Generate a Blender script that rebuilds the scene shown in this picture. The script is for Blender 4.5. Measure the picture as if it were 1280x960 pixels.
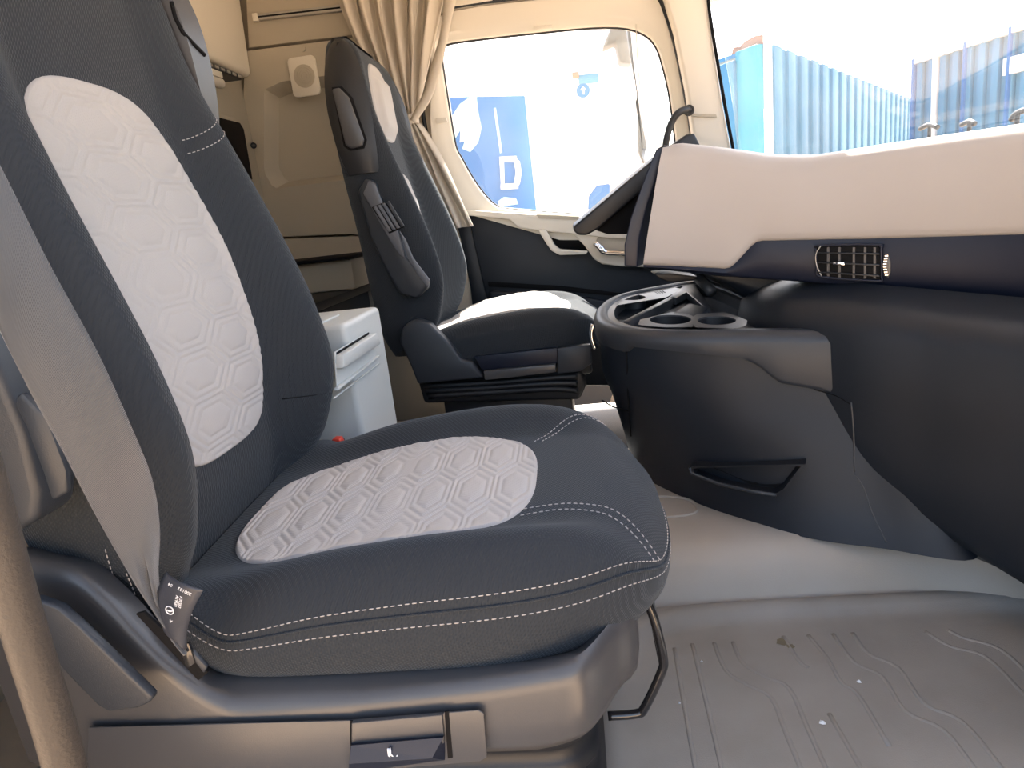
import bpy, bmesh, math, random
import numpy as np
from mathutils import Vector, Matrix
random.seed(4); PI = math.pi
for o in list(bpy.data.objects): bpy.data.objects.remove(o)
S = bpy.context.scene; COL = S.collection
# ------------------------------------------------------------------ camera
# X = truck forward, Y = across the cab (away from the open passenger door), Z = up, metres
F_PX = 832.0; CAM = np.array([0, 0, .82])
def _axes(vp=(710, 262), roll=.09):
    d = np.array([(vp[0]-640)/F_PX, -(vp[1]-480)/F_PX, -1.]); d /= np.linalg.norm(d)
    up = np.array([-math.sin(roll), math.cos(roll), 0]); up -= d*(up@d); up /= np.linalg.norm(up)
    return np.stack([np.cross(d, up), d, up], 1)
RC = _axes()
cam = bpy.data.cameras.new('camera'); camo = bpy.data.objects.new('camera', cam); COL.objects.link(camo)
cam.sensor_width = 36; cam.lens = F_PX/1280*36; cam.clip_start = .02; cam.clip_end = 400
M4 = Matrix([list(RC.T[i])+[CAM[i]] for i in range(3)]+[[0, 0, 0, 1]]); camo.matrix_world = M4
S.camera = camo
def at(px, py, Y=None, X=None, Z=None):
    """world point seen at a photo pixel on a known plane of the cab (used to take measurements)"""
    r = RC.T@np.array([(px-640)/F_PX, -(py-480)/F_PX, -1.])
    t = (Y-CAM[1])/r[1] if Y is not None else (X-CAM[0])/r[0] if X is not None else (Z-CAM[2])/r[2]
    return tuple(float(v) for v in CAM+r*t)
def pix(p):
    c = RC@(np.array(p, float)-CAM); return 640-F_PX*c[0]/c[2], 480+F_PX*c[1]/c[2]
def zfit(X, Y, curve):
    """height of the vertical through (X,Y) at which it meets a measured photo line"""
    z = .6; xs = [c[0] for c in curve]; ys = [c[1] for c in curve]
    for _ in range(12):
        p = pix((X, Y, z)); z += (p[1]-np.interp(p[0], xs, ys))*Y/F_PX
    return float(z)
# ------------------------------------------------------------------ light
W = bpy.data.worlds.new('sky'); S.world = W; W.use_nodes = True
nt = W.node_tree; nt.nodes.clear()
sky = nt.nodes.new('ShaderNodeTexSky'); sky.sky_type = 'NISHITA'; sky.sun_disc = False
SUN = Vector((.15, .62, .77)).normalized()
sky.sun_elevation = math.asin(SUN.z); sky.sun_rotation = math.atan2(SUN.x, SUN.y); sky.air_density = 1.0; sky.dust_density = 3.0; sky.ozone_density = 1.0
bg = nt.nodes.new('ShaderNodeBackground'); bg.inputs[1].default_value = 1.0
wo = nt.nodes.new('ShaderNodeOutputWorld'); hz = nt.nodes.new('ShaderNodeHueSaturation'); hz.inputs['Saturation'].default_value = .72; nt.links.new(sky.outputs[0], hz.inputs['Color']); nt.links.new(hz.outputs[0], bg.inputs[0]); nt.links.new(bg.outputs[0], wo.inputs[0])
sl = bpy.data.lights.new('sun', 'SUN'); sl.energy = 38; sl.angle = .009; sl.color = (1, .93, .82)
so = bpy.data.objects.new('sun', sl); COL.objects.link(so); so.rotation_euler = SUN.to_track_quat('Z', 'Y').to_euler()
vs = S.view_settings; vs.view_transform = 'Standard'; vs.look = 'None'; vs.gamma = 1; vs.exposure = -.62; vs.use_curve_mapping = False
# ------------------------------------------------------------------ materials
def mat(name, col, rough=.5, spec=.5, metal=0, bump=0, bscale=800, sheen=0, var=0, vscale=6, col2=None, coat=0, weave=0):
    m = bpy.data.materials.new(name); m.use_nodes = True; n = m.node_tree; b = n.nodes['Principled BSDF']
    b.inputs['Base Color'].default_value = (*col, 1); b.inputs['Roughness'].default_value = rough
    b.inputs['Specular IOR Level'].default_value = spec; b.inputs['Metallic'].default_value = metal
    if coat: b.inputs['Coat Weight'].default_value = coat
    if sheen:
        b.inputs['Sheen Weight'].default_value = sheen; b.inputs['Sheen Roughness'].default_value = .45; b.inputs['Sheen Tint'].default_value = (.8, .9, 1, 1)
    tc = n.nodes.new('ShaderNodeTexCoord')
    if var:
        ns = n.nodes.new('ShaderNodeTexNoise'); ns.inputs['Scale'].default_value = vscale; ns.inputs['Detail'].default_value = 6
        n.links.new(tc.outputs['Object'], ns.inputs['Vector'])
        cr = n.nodes.new('ShaderNodeValToRGB'); c2 = col2 or tuple(c*(1-var) for c in col)
        cr.color_ramp.elements[0].position = .35; cr.color_ramp.elements[1].position = .68
        cr.color_ramp.elements[0].color = (*col, 1); cr.color_ramp.elements[1].color = (*c2, 1)
        n.links.new(ns.outputs['Fac'], cr.inputs['Fac']); n.links.new(cr.outputs['Color'], b.inputs['Base Color'])
    if bump or weave:
        bp = n.nodes.new('ShaderNodeBump'); bp.inputs['Strength'].default_value = bump or weave; bp.inputs['Distance'].default_value = .001
        if weave:
            ws_ = []
            for rot in ((0, 0, .6), (.9, .5, -1.0)):
                mp = n.nodes.new('ShaderNodeMapping'); mp.inputs['Rotation'].default_value = rot; n.links.new(tc.outputs['Object'], mp.inputs[0])
                wv = n.nodes.new('ShaderNodeTexWave'); wv.inputs['Scale'].default_value = bscale; wv.inputs['Distortion'].default_value = .6; wv.inputs['Detail'].default_value = 1; n.links.new(mp.outputs[0], wv.inputs['Vector']); ws_.append(wv)
            mm = n.nodes.new('ShaderNodeMath'); mm.operation = 'MULTIPLY'; n.links.new(ws_[0].outputs['Fac'], mm.inputs[0]); n.links.new(ws_[1].outputs['Fac'], mm.inputs[1]); out = mm.outputs[0]
        else:
            ns = n.nodes.new('ShaderNodeTexNoise'); ns.inputs['Scale'].default_value = bscale; ns.inputs['Detail'].default_value = 3; n.links.new(tc.outputs['Object'], ns.inputs['Vector']); out = ns.outputs['Fac']
        n.links.new(out, bp.inputs['Height']); n.links.new(bp.outputs['Normal'], b.inputs['Normal'])
    return m
M = {}
M['fabric'] = mat('dark_seat_fabric', (.027, .033, .041), .85, .3, sheen=.14, weave=.8, bscale=105)
M['light'] = mat('light_quilted_fabric', (.50, .485, .475), .9, .2, weave=.3, bscale=130)
M['thread'] = mat('pale_thread', (.50, .47, .46), .8, .2)
M['plastic'] = mat('charcoal_plastic', (.030, .036, .046), .42, .5, bump=.25, bscale=900)
M['black'] = mat('black_plastic', (.012, .014, .018), .45, .5, bump=.2, bscale=900)
M['panel'] = mat('dark_dash_plastic', (.009, .014, .023), .45, .45, bump=.35, bscale=1100, var=.25, vscale=3)
M['navy'] = mat('navy_trim_plastic', (.009, .013, .029), .4, .45, bump=.2, bscale=1100)
M['satin'] = mat('satin_side_plastic', (.066, .067, .072), .32, .6, bump=.12, bscale=700)
M['armpad'] = mat('grey_armrest_plastic', (.11, .12, .14), .4, .5, bump=.12, bscale=700)
M['beige'] = mat('beige_dash_plastic', (.46, .43, .41), .55, .4, bump=.25, bscale=900)
M['wall'] = mat('beige_cab_lining', (.45, .41, .335), .7, .3, bump=.2, bscale=300)
M['trimb'] = mat('cream_trim_plastic', (.70, .66, .58), .5, .4, bump=.15, bscale=700)
M['grey'] = mat('pale_grey_plastic', (.56, .60, .60), .45, .4, bump=.2, bscale=700)
M['curtain'] = mat('beige_curtain_cloth', (.52, .475, .41), .85, .2, weave=.2, bscale=200)
M['mat'] = mat('grey_rubber_mat', (.30, .288, .272), .62, .35, bump=.35, bscale=500, var=.25, vscale=5, col2=(.24, .226, .21))
M['tunnelf'] = mat('pale_floor_covering', (.43, .405, .37), .6, .35, bump=.3, bscale=500, var=.2, vscale=4, col2=(.40, .36, .31))
M['chrome'] = mat('chrome', (.75, .75, .77), .12, .5, 1)
M['bar'] = mat('gloss_black_steel', (.02, .02, .022), .16, .6, coat=.5)
M['red'] = mat('red_button_plastic', (.75, .06, .03), .4, .5)
M['tag'] = mat('dark_satin_tape', (.05, .055, .07), .35, .5, bump=.2, bscale=300)
M['print'] = mat('white_print', (.8, .82, .85), .7, .2)
M['rail'] = mat('aluminium_rail', (.45, .44, .42), .4, .5, .6)
M['tubeb'] = mat('textured_handrail_coating', (.062, .052, .043), .5, .4, bump=.8, bscale=350)
M['matt_black'] = mat('matt_black_void', (.006, .006, .007), .8, .2)  # for black parts, and for shade painted into gaps, slots and recesses
M['stainm'] = mat('brown_stain', (.16, .14, .10), .8, .2)
def webbing():
    m = mat('seat_belt_webbing', (.075, .085, .10), .5, .5); n = m.node_tree; b = n.nodes['Principled BSDF']
    tc = n.nodes.new('ShaderNodeTexCoord'); w = n.nodes.new('ShaderNodeTexWave'); w.inputs['Scale'].default_value = 1; w.wave_type = 'BANDS'
    mp = n.nodes.new('ShaderNodeMapping'); mp.inputs['Scale'].default_value = (3, 130, 1); n.links.new(tc.outputs['UV'], mp.inputs[0]); n.links.new(mp.outputs[0], w.inputs[0]); w.bands_direction = 'Y'
    bp = n.nodes.new('ShaderNodeBump'); bp.inputs['Strength'].default_value = .5; bp.inputs['Distance'].default_value = .001
    n.links.new(w.outputs['Fac'], bp.inputs['Height']); n.links.new(bp.outputs[0], b.inputs['Normal']); b.inputs['Sheen Weight'].default_value = .4
    return m
M['belt'] = webbing()
def glass(name, dust):
    m = bpy.data.materials.new(name); m.use_nodes = True; n = m.node_tree; n.nodes.clear()
    o = n.nodes.new('ShaderNodeOutputMaterial'); t = n.nodes.new('ShaderNodeBsdfTransparent'); g = n.nodes.new('ShaderNodeBsdfGlossy'); g.inputs['Roughness'].default_value = .02
    lw = n.nodes.new('ShaderNodeLayerWeight'); lw.inputs[0].default_value = .5; pw = n.nodes.new('ShaderNodeMath'); pw.operation = 'POWER'; pw.inputs[1].default_value = 4; n.links.new(lw.outputs['Facing'], pw.inputs[0]); fr = n.nodes.new('ShaderNodeMath'); fr.operation = 'MULTIPLY_ADD'; fr.inputs[1].default_value = .5; fr.inputs[2].default_value = .02; n.links.new(pw.outputs[0], fr.inputs[0]); mx = n.nodes.new('ShaderNodeMixShader')
    n.links.new(fr.outputs[0], mx.inputs[0]); n.links.new(t.outputs[0], mx.inputs[1]); n.links.new(g.outputs[0], mx.inputs[2])
    d = n.nodes.new('ShaderNodeBsdfTranslucent'); d.inputs[0].default_value = (.9, .9, .88, 1)
    ns = n.nodes.new('ShaderNodeTexNoise'); ns.inputs['Scale'].default_value = 5; ns.inputs['Detail'].default_value = 8
    tc = n.nodes.new('ShaderNodeTexCoord'); n.links.new(tc.outputs['Object'], ns.inputs['Vector'])
    ml = n.nodes.new('ShaderNodeMath'); ml.operation = 'MULTIPLY'; ml.inputs[1].default_value = dust*2; n.links.new(ns.outputs['Fac'], ml.inputs[0])
    m2 = n.nodes.new('ShaderNodeMixShader'); n.links.new(ml.outputs[0], m2.inputs[0]); n.links.new(mx.outputs[0], m2.inputs[1]); n.links.new(d.outputs[0], m2.inputs[2])
    n.links.new(m2.outputs[0], o.inputs[0]); return m
M['glass'] = glass('side_window_glass', .015); M['wsglass'] = glass('dusty_windscreen_glass', .016)
# ------------------------------------------------------------------ helpers
def link(o, parent=None):
    COL.objects.link(o)
    if parent: o.parent = parent
    return o
def tag(o, label, cat=None, group=None, kind=None):
    if label: o['label'] = label
    if cat: o['category'] = cat
    if group: o['group'] = group
    if kind: o['kind'] = kind
    return o
def empty(name, label, cat, loc=(0, 0, 0), group=None):
    o = bpy.data.objects.new(name, None); o.location = loc; o.empty_display_size = .1; link(o); return tag(o, label, cat, group)
def mk(name, V, Fc, m, parent=None, smooth=True, label=None, ang=None):
    me = bpy.data.meshes.new(name); me.from_pydata([tuple(map(float, v)) for v in V], [], Fc); me.update()
    bm = bmesh.new(); bm.from_mesh(me); bmesh.ops.recalc_face_normals(bm, faces=bm.faces); bm.to_mesh(me); bm.free()
    if smooth:
        me.polygons.foreach_set('use_smooth', [True]*len(me.polygons))
        if ang is not None: me.set_sharp_from_angle(angle=math.radians(ang))
    me.materials.append(M[m]); o = bpy.data.objects.new(name, me); link(o)
    if parent:
        o.parent = parent; o.location = -Vector(parent_off(parent))
    if label: o['label'] = label
    return o
def parent_off(p):
    v = Vector((0, 0, 0))
    while p: v += p.location; p = p.parent
    return v
def loft(rings, closed=True, cap0=False, cap1=False):
    n = len(rings[0]); V = [v for r in rings for v in r]; Fc = []
    for i in range(len(rings)-1):
        for j in range(n if closed else n-1):
            k = (j+1) % n; Fc.append((i*n+j, i*n+k, (i+1)*n+k, (i+1)*n+j))
    if cap0: Fc.append(tuple(range(n)))
    if cap1: Fc.append(tuple(range((len(rings)-1)*n, len(rings)*n)))
    return V, Fc
def cat(pts, k=8, closed=False):
    """Catmull-Rom through points"""
    P = [np.array(p, float) for p in pts]; out = []; n = len(P)
    for i in range(n if closed else n-1):
        g = (lambda q: P[q % n]) if closed else (lambda q: P[min(max(q, 0), n-1)])
        a, b, c, d = g(i-1), g(i), g(i+1), g(i+2)
        for s in range(k):
            t = s/k; out.append(.5*(2*b+(c-a)*t+(2*a-5*b+4*c-d)*t*t+(3*b-a-3*c+d)*t**3))
    if not closed: out.append(P[-1])
    return out
def tube(path, r, n=12, caps=True):
    P = [np.array(p, float) for p in path]; rings = []; N = len(P); prev = None
    for i, p in enumerate(P):
        t = P[min(i+1, N-1)]-P[max(i-1, 0)]; t /= np.linalg.norm(t)
        a = np.array([0, 0, 1.]) if prev is None else prev
        if prev is None and abs(t[2]) > .9: a = np.array([1., 0, 0])
        a = a-t*(a@t); a /= np.linalg.norm(a); prev = a; b = np.cross(t, a)
        rr = r[i] if hasattr(r, '__len__') else r
        rings.append([p+rr*(math.cos(2*PI*j/n)*a+math.sin(2*PI*j/n)*b) for j in range(n)])
    return loft(rings, True, caps, caps)
def prism(name, poly, d, m, parent=None, bev=.003, seg=2, smooth=True, label=None):
    """closed 3D polygon pushed along vector d, edges rounded"""
    bm = bmesh.new(); d = Vector(d)
    a = [bm.verts.new(p) for p in poly]; b = [bm.verts.new(Vector(p)+d) for p in poly]; n = len(poly)
    bm.faces.new(a); bm.faces.new(b[::-1])
    for i in range(n): bm.faces.new((a[i], b[i], b[(i+1) % n], a[(i+1) % n]))
    bmesh.ops.recalc_face_normals(bm, faces=bm.faces)
    if bev: bmesh.ops.bevel(bm, geom=[e for e in bm.edges if e.calc_face_angle(0) > .5], offset=bev, segments=seg, affect='EDGES', profile=.5, clamp_overlap=True)
    me = bpy.data.meshes.new(name); bm.to_mesh(me); bm.free()
    me.polygons.foreach_set('use_smooth', [smooth]*len(me.polygons)); me.set_sharp_from_angle(angle=math.radians(40))
    me.materials.append(M[m]); o = bpy.data.objects.new(name, me); link(o)
    if parent: o.parent = parent; o.location = -parent_off(parent)
    if label: o['label'] = label
    return o
def box(name, a, b, m, parent=None, bev=.004, label=None, seg=2):
    x0, y0, z0 = a; x1, y1, z1 = b
    return prism(name, [(x0, y0, z0), (x1, y0, z0), (x1, y1, z0), (x0, y1, z0)], (0, 0, z1-z0), m, parent, bev, seg, label=label)
def pxy(pts, Y): return [at(x, y, Y=Y) for x, y in pts]
def struct(o): o['kind'] = 'structure'; return o
def sm(x, a, b):
    t = min(max((x-a)/(b-a), 0), 1); return t*t*(3-2*t)
def fn(xs, ys):
    """smooth curve through samples"""
    P = cat([(x, y) for x, y in zip(xs, ys)], 10); X = [p[0] for p in P]; Y = [p[1] for p in P]
    return lambda v: float(np.interp(v, X, Y))
def hexh(a, b, w, h):
    """quilting relief: rows of stretched hexagons with doubled channels between them; a,b in metres (arrays)"""
    x = a/w; y = b/h; i0 = np.round(x); best = []
    for di in (-1, 0, 1):
        i = i0+di; of = np.where(np.mod(i, 2) > .5, .5, 0); j0 = np.round(y-of)
        for dj in (-1, 0, 1):
            dx = np.abs(x-i); dy = np.abs(y-j0-dj-of); best.append(np.maximum(dy, .5*dy+.75*dx))
    B = np.sort(np.array(best), 0); Fd = B[1]-B[0]; t = np.clip((Fd-.40)/.3, 0, 1)
    return -.0019*np.exp(-((Fd-.12)/.055)**2)-.0013*np.exp(-((Fd-.40)/.065)**2)+.0013*t*t*(3-2*t)
def patch(surf, A0, A1, B, nA, nB, c, relief, step=.0018, lift=.004, edge=.035):
    """cloth panel lying on a surface, outline a stretched superellipse: surf(a,b,off)->point"""
    na = int((A0+A1)/step); nb = int(2*B/step); V = []; Fc = []
    for i in range(na+1):
        q = -1+2*i/na; q = math.copysign(abs(q)**.8, q) if abs(q) > .0 else 0; a = q*(A1 if q > 0 else A0); nn = nA if q > 0 else nB
        hb = B*max(1-abs(q)**nn, 1e-4)**(1/nn)
        bs = np.linspace(-hb, hb, nb+1); s = (abs(q)**nn+np.abs(bs/B)**nn)**(1/nn); e = np.clip((s-(1-edge))/edge, 0, 1); e = e*e*(3-2*e)
        of = lift*(1-e**2)-.004*e**4+relief(np.full(nb+1, a), bs)*(1-e)
        for b_, o_ in zip(bs, of): V.append(surf(c[0]+a, c[1]+float(b_), float(o_)))
    m = nb+1
    for i in range(na):
        for j in range(nb): Fc.append((i*m+j, i*m+j+1, (i+1)*m+j+1, (i+1)*m+j))
    return V, Fc
def sup(th, ax, ay, n):
    c, s = math.cos(th), math.sin(th)
    return ax*math.copysign(abs(c)**(2/n), c), ay*math.copysign(abs(s)**(2/n), s)
def stitches(name, path, parent, L=.0052, gap=.0030, r=.0007, m='thread'):
    P = [np.array(p, float) for p in path]; d = [0]
    for i in range(1, len(P)): d.append(d[-1]+np.linalg.norm(P[i]-P[i-1]))
    A = np.array(P); V = []; Fc = []; s = 0
    pt = lambda q: np.array([np.interp(q, d, A[:, k]) for k in range(3)])
    while s+L < d[-1]:
        v, f = tube([pt(s), pt(s+L*.2)+0, pt(s+L*.8), pt(s+L)], [r*.5, r, r, r*.5], 5); q = len(V); V += v; Fc += [tuple(x+q for x in g) for g in f]; s += L+gap
    o = mk(name, V, Fc, m, parent); o['kind'] = 'stuff'; return o
def text(name, s, size, origin, xdir, ydir, m, parent):
    cu = bpy.data.curves.new(name, 'FONT'); cu.body = s; cu.size = size; cu.extrude = .0001
    t = bpy.data.objects.new(name, cu); COL.objects.link(t); dg = bpy.context.evaluated_depsgraph_get(); me = bpy.data.meshes.new_from_object(t.evaluated_get(dg)); bpy.data.objects.remove(t)
    me.materials.clear(); me.materials.append(M[m]); o = bpy.data.objects.new(name, me); link(o)
    x = Vector(xdir).normalized(); z = x.cross(Vector(ydir)).normalized(); y = z.cross(x)
    mw = Matrix((x, y, z)).transposed().to_4x4(); mw.translation = Vector(origin)-(parent_off(parent) if parent else Vector())
    if parent: o.parent = parent
    o.matrix_basis = mw; return o
# ================================================================== SETTING
YL = 2.72   # inner face of the far (driver side) wall and door
# floor: low pan under everything, engine tunnel, passenger foot mat
o = struct(box('floor', (-1.3, .38, -.09), (1.25, 2.85, -.02), 'tunnelf', bev=.005)); tag(o, 'pale cab floor under the seats')
def tunnel():
    rings = []
    xs = np.linspace(-1.2, 1.05, 40)
    for x in xs:
        e = 1.245+.06*sm(abs(x-.45), .45, .9)-.10*sm(x, .55, 1.0)      # edge of the raised tunnel towards the foot well
        rings.append([(x, e-.020, -.02), (x, e-.012, .012), (x, e-.004, .03), (x, e+.012, .075), (x, e+.03, .10), (x, e+.06, .114), (x, e+.12, .117), (x, 1.85, .117), (x, 1.93, .10), (x, 1.96, -.02)])
    return loft(rings, False)
tn = mk('floor_tunnel', *tunnel(), 'tunnelf'); struct(tn); tag(tn, 'raised pale engine tunnel between the seats')
def tunnel_emboss():
    P = [(.02, 1.42), (.20, 1.42), (.235, 1.46), (.20, 1.52), (.02, 1.56)]
    return tube(cat([(x, y, .1175) for x, y in P], 5), .004, 6)
mk('embossed_rib', *tunnel_emboss(), 'tunnelf', tn)
# rubber mat: a shallow tray with raised rim and pressed ribs
mt = empty('foot_mat', 'grey moulded rubber mat in the passenger foot well, dusty', 'floor mat', (.45, .95, 0))
def zmat(x, y):
    cx, cy, ax, ay = .46, .83, .46, .375
    q = (abs((x-cx)/ax)**5+abs((y-cy)/ay)**5)**.2
    z = .0
    z += .018*sm(q, .93, 1.0)-.012*sm(q, 1.03, 1.10)
    z += .0015*math.exp(-((q-.88)/.012)**2)
    z += .003*sm(q, .885, .94)
    return z
def matmesh():
    nx, ny = 110, 90; V = []; Fc = []
    for i in range(nx):
        for j in range(ny):
            x = -.10+1.08*i/(nx-1); y = .40+.84*j/(ny-1); V.append((x, y, zmat(x, y)))
    for i in range(nx-1):
        for j in range(ny-1): Fc.append((i*ny+j, (i+1)*ny+j, (i+1)*ny+j+1, i*ny+j+1))
    return V, Fc
mo = mk('mat_tray', *matmesh(), 'mat', mt)
def ribpath(pts): return cat([(x, y, zmat(x, y)-.0032) for x, y in pts], 4)
ribs = [[(.125, 1.11), (.118, .95), (.112, .80)], [(.16, 1.12), (.155, .95), (.15, .80)], [(.20, 1.12), (.205, 1.04), (.235, 1.00), (.262, .97), (.262, .88), (.262, .70)],
        [(.235, 1.12), (.238, 1.06), (.268, 1.02), (.297, .99), (.297, .88), (.297, .70)], [(.33, 1.13), (.335, 1.06), (.345, 1.04)], [(.375, 1.13), (.385, 1.06), (.385, 1.0), (.40, .97), (.40, .86)],
        [(.42, 1.13), (.425, 1.05), (.455, 1.01), (.455, .93), (.49, .89), (.495, .82), (.495, .7)], [(.455, 1.13), (.458, 1.07), (.49, 1.03), (.49, .945), (.525, .905), (.53, .82), (.53, .7)],
        [(.58, 1.125), (.60, 1.08), (.64, 1.05), (.645, .97), (.645, .85)], [(.62, 1.125), (.635, 1.10), (.675, 1.065), (.68, .97), (.68, .85)], [(.34, .93), (.345, .8), (.345, .7)], [(.60, .86), (.605, .75), (.605, .6)]]
for p in ribs:
    mk('rib', *tube(ribpath(p), .0052, 8), 'mat', mt)
# dirt on the mat: flat brown smudge and crumbs
def blob(c, r, n=14, h=.0012):
    V = [(c[0], c[1], c[2]+h)]+[(c[0]+r*(.6+.5*random.random())*math.cos(2*PI*i/n), c[1]+r*(.6+.5*random.random())*math.sin(2*PI*i/n), c[2]) for i in range(n)]
    return V, [(0, 1+i, 1+(i+1) % n) for i in range(n)]
for (px, py, r) in [(977, 800, .012), (988, 806, .008)]:
    p = at(px, py, Z=.004); o = mk('mud_smudge', *blob((p[0], p[1], zmat(p[0], p[1])+.0008), r), 'stainm'); tag(o, 'small brown mud smudge on the mat below the tunnel edge' if r > .01 else 'smaller mud crumb right of the brown smudge on the mat', 'mud')
for (px, py, r, lb) in [(1028, 901, .006, 'largest white crumb lying in the middle of the rubber mat'), (1074, 850, .004, 'small white crumb lying on the upper right of the mat'), (877, 825, .003, 'tiny white crumb on the mat near the seat front bar'), (849, 877, .0025, 'tiny white crumb on the mat beside the seat edge')]:
    p = at(px, py, Z=.004); o = mk('crumb', *blob((p[0], p[1], zmat(p[0], p[1])+.0008), r, 7, .004), 'print', smooth=False); tag(o, lb, 'crumb', 'crumbs on the foot mat')
# ---- rear wall, bunk, far side wall, roof, near-side rear wall
rw = struct(box('wall_rear', (-1.34, .36, -.05), (-1.24, 2.85, 1.98), 'wall', bev=.005)); tag(rw, 'beige rear cab wall')
struct(tag(box('ceiling', (-1.34, .36, 1.93), (.62, 2.85, 2.0), 'trimb', bev=.005), 'cream cab roof lining'))
struct(tag(box('wall_right', (-1.34, .30, -.05), (-.66, .37, 1.98), 'wall', bev=.005), 'beige cab side wall behind the passenger door'))
struct(tag(box('trim_1', (-.5, .30, 1.72), (.62, .37, 1.98), 'trimb', bev=.005), 'cream header above the passenger door opening'))
# far side wall behind the door with a moulded recess, seams
wl = struct(box('wall_left', (-1.34, YL+.13, -.05), (-.44, YL+.20, 1.98), 'wall', bev=.004)); tag(wl, 'beige lined side wall behind the driver seat')
def wallpanel(name, pts, d, bev=.006): return prism(name, pxy(pts, YL+.06-d+.0), (0, d+.065, 0), 'wall', wl, bev)
wallpanel('upper_panel', [(306, -30), (310, 60), (440, 44), (560, 28), (548, -60)], .02)
def recessed():
    # middle panel: outer frame with a recessed bay
    oc = [(306, 64), (440, 47), (545, 34), (575, 330), (440, 292), (300, 298)]
    ic = [(330, 112), (352, 102), (410, 94), (470, 90), (455, 222), (342, 236), (330, 215)]
    c = np.array((395, 165.)); n = 72; ro = []; ri = []; rb = []
    def hit(poly, th):
        d = np.array((math.cos(th), math.sin(th))); best = 1e9
        for i in range(len(poly)):
            a = np.array(poly[i], float)-c; b = np.array(poly[(i+1) % len(poly)], float)-c; e = b-a; den = d[0]*e[1]-d[1]*e[0]
            if abs(den) < 1e-9: continue
            t = (a[0]*e[1]-a[1]*e[0])/den; u = (a[0]*d[1]-a[1]*d[0])/den
            if t > 0 and -1e-6 <= u <= 1+1e-6: best = min(best, t)
        return c+d*best
    Y = YL+.04
    rings = [[], [], [], [], []]
    for i in range(n):
        th = 2*PI*i/n; a = hit(oc, th); b = hit(ic, th); q = at(*a, Y=Y); w = at(*b, Y=Y); cc = at(*c, Y=Y)
        lerp = lambda s: tuple(w[k]+(cc[k]-w[k])*s for k in range(3))
        rings[0].append((q[0], Y+.03, q[2])); rings[1].append(q); rings[2].append(w)
        g = lerp(.05); rings[3].append((g[0], Y+.02, g[2])); g = lerp(.14); rings[4].append((g[0], Y+.075, g[2]))
    return loft(rings, True, False, True)
mk('recessed_panel', *recessed(), 'wall', wl, ang=35)
wallpanel('lower_panel', [(300, 301), (440, 295), (560, 300), (560, 420), (300, 400)], .018)
for (px, py, r) in [(379, 61, .010), (414, 333, .008)]:
    p = at(px, py, Y=YL+.038); mk('screw_cap', *tube([(p[0], p[1]+.006, p[2]), (p[0], p[1]-.003, p[2])], r, 16), 'wall', wl, ang=40)
# loudspeaker
sp = empty('loudspeaker', 'square beige loudspeaker with round grille on the side wall', 'speaker', at(380, 95, Y=YL+.04))
def rrect(cx, cz, w, h, r, Y, n=6):
    out = []
    for qx, qz, a0 in ((1, 1, 0), (-1, 1, 90), (-1, -1, 180), (1, -1, 270)):
        for i in range(n+1):
            a = math.radians(a0+90*i/n); out.append((cx+qx*(w-r)+r*math.cos(a), Y, cz+qz*(h-r)+r*math.sin(a)))
    return out
c = at(381, 96, Y=YL+.04)
prism('housing', rrect(c[0], c[2], .056, .072, .018, YL+.028), (0, .014, 0), 'trimb', sp, .003)
mk('grille', *tube([(c[0]+.003, YL+.029, c[2]), (c[0]+.003, YL+.0245, c[2]), (c[0]+.003, YL+.0235, c[2])], [.042, .042, .036], 32), 'wall', sp, ang=40)
def ringsp(): 
    V = []; Fc = []
    for r in (.008, .016, .024, .032):
        v, f = tube([(c[0]+.003+r*math.cos(t), YL+.0232, c[2]+r*math.sin(t)) for t in np.linspace(0, 2*PI, 28)], .0013, 5); q = len(V); V += v; Fc += [tuple(i+q for i in g) for g in f]
    return V, Fc
mk('grille_ribs', *ringsp(), 'wall', sp)
# curtain rail
rl = empty('curtain_rail', 'slim metal curtain rail on the upper side wall', 'rail', at(370, 16, Y=YL+.02))
a = at(318, 22, Y=YL+.02); b = at(600, -10, Y=YL+.02)
prism('track', [(a[0], YL+.035, a[2]-.011), (b[0], YL+.035, b[2]-.011), (b[0], YL+.035, b[2]+.011), (a[0], YL+.035, a[2]+.011)], (0, -.018, 0), 'rail', rl, .002)
prism('groove', [(a[0], YL+.018, a[2]-.003), (b[0], YL+.018, b[2]-.003), (b[0], YL+.018, b[2]+.003), (a[0], YL+.018, a[2]+.003)], (0, -.002, 0), 'matt_black', rl, 0)
prism('end_stop', [(a[0]-.006, YL+.036, a[2]-.014), (a[0]+.016, YL+.036, a[2]-.014), (a[0]+.016, YL+.036, a[2]+.014), (a[0]-.006, YL+.036, a[2]+.014)], (0, -.024, 0), 'trimb', rl, .003)
# rear corner: padded bunk panel, shelf ledge, lamp, black screen
pb = struct(tag(prism('wall_rear_pad', [(-1.24, 1.2, 1.46), (-1.24, 2.74, 1.46), (-1.24, 2.80, 1.95), (-1.24, 1.2, 1.95)], (.06, 0, 0), 'trimb', None, .02, 4), 'padded cream panel on the rear wall above the shelf'))
sh = empty('rear_shelf', 'narrow black edged shelf under the padded rear panel', 'shelf', (-1.2, 2.4, 1.42))
box('shelf_board', (-1.24, 1.3, 1.425), (-1.165, 2.61, 1.445), 'black', sh, .004)
for k in range(10):
    box('edge_clip', (-1.165, 2.20+.042*k, 1.430), (-1.161, 2.225+.042*k, 1.440), 'rail', sh, .001)
lp = empty('reading_lamp', 'small cream reading lamp under the rear shelf', 'lamp', (-1.2, 2.5, 1.40))
mk('lamp_body', *tube([(-1.185, 2.36, 1.392), (-1.185, 2.37, 1.392), (-1.185, 2.47, 1.392), (-1.185, 2.48, 1.392)], [.012, .018, .018, .010], 16), 'trimb', lp)
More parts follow.
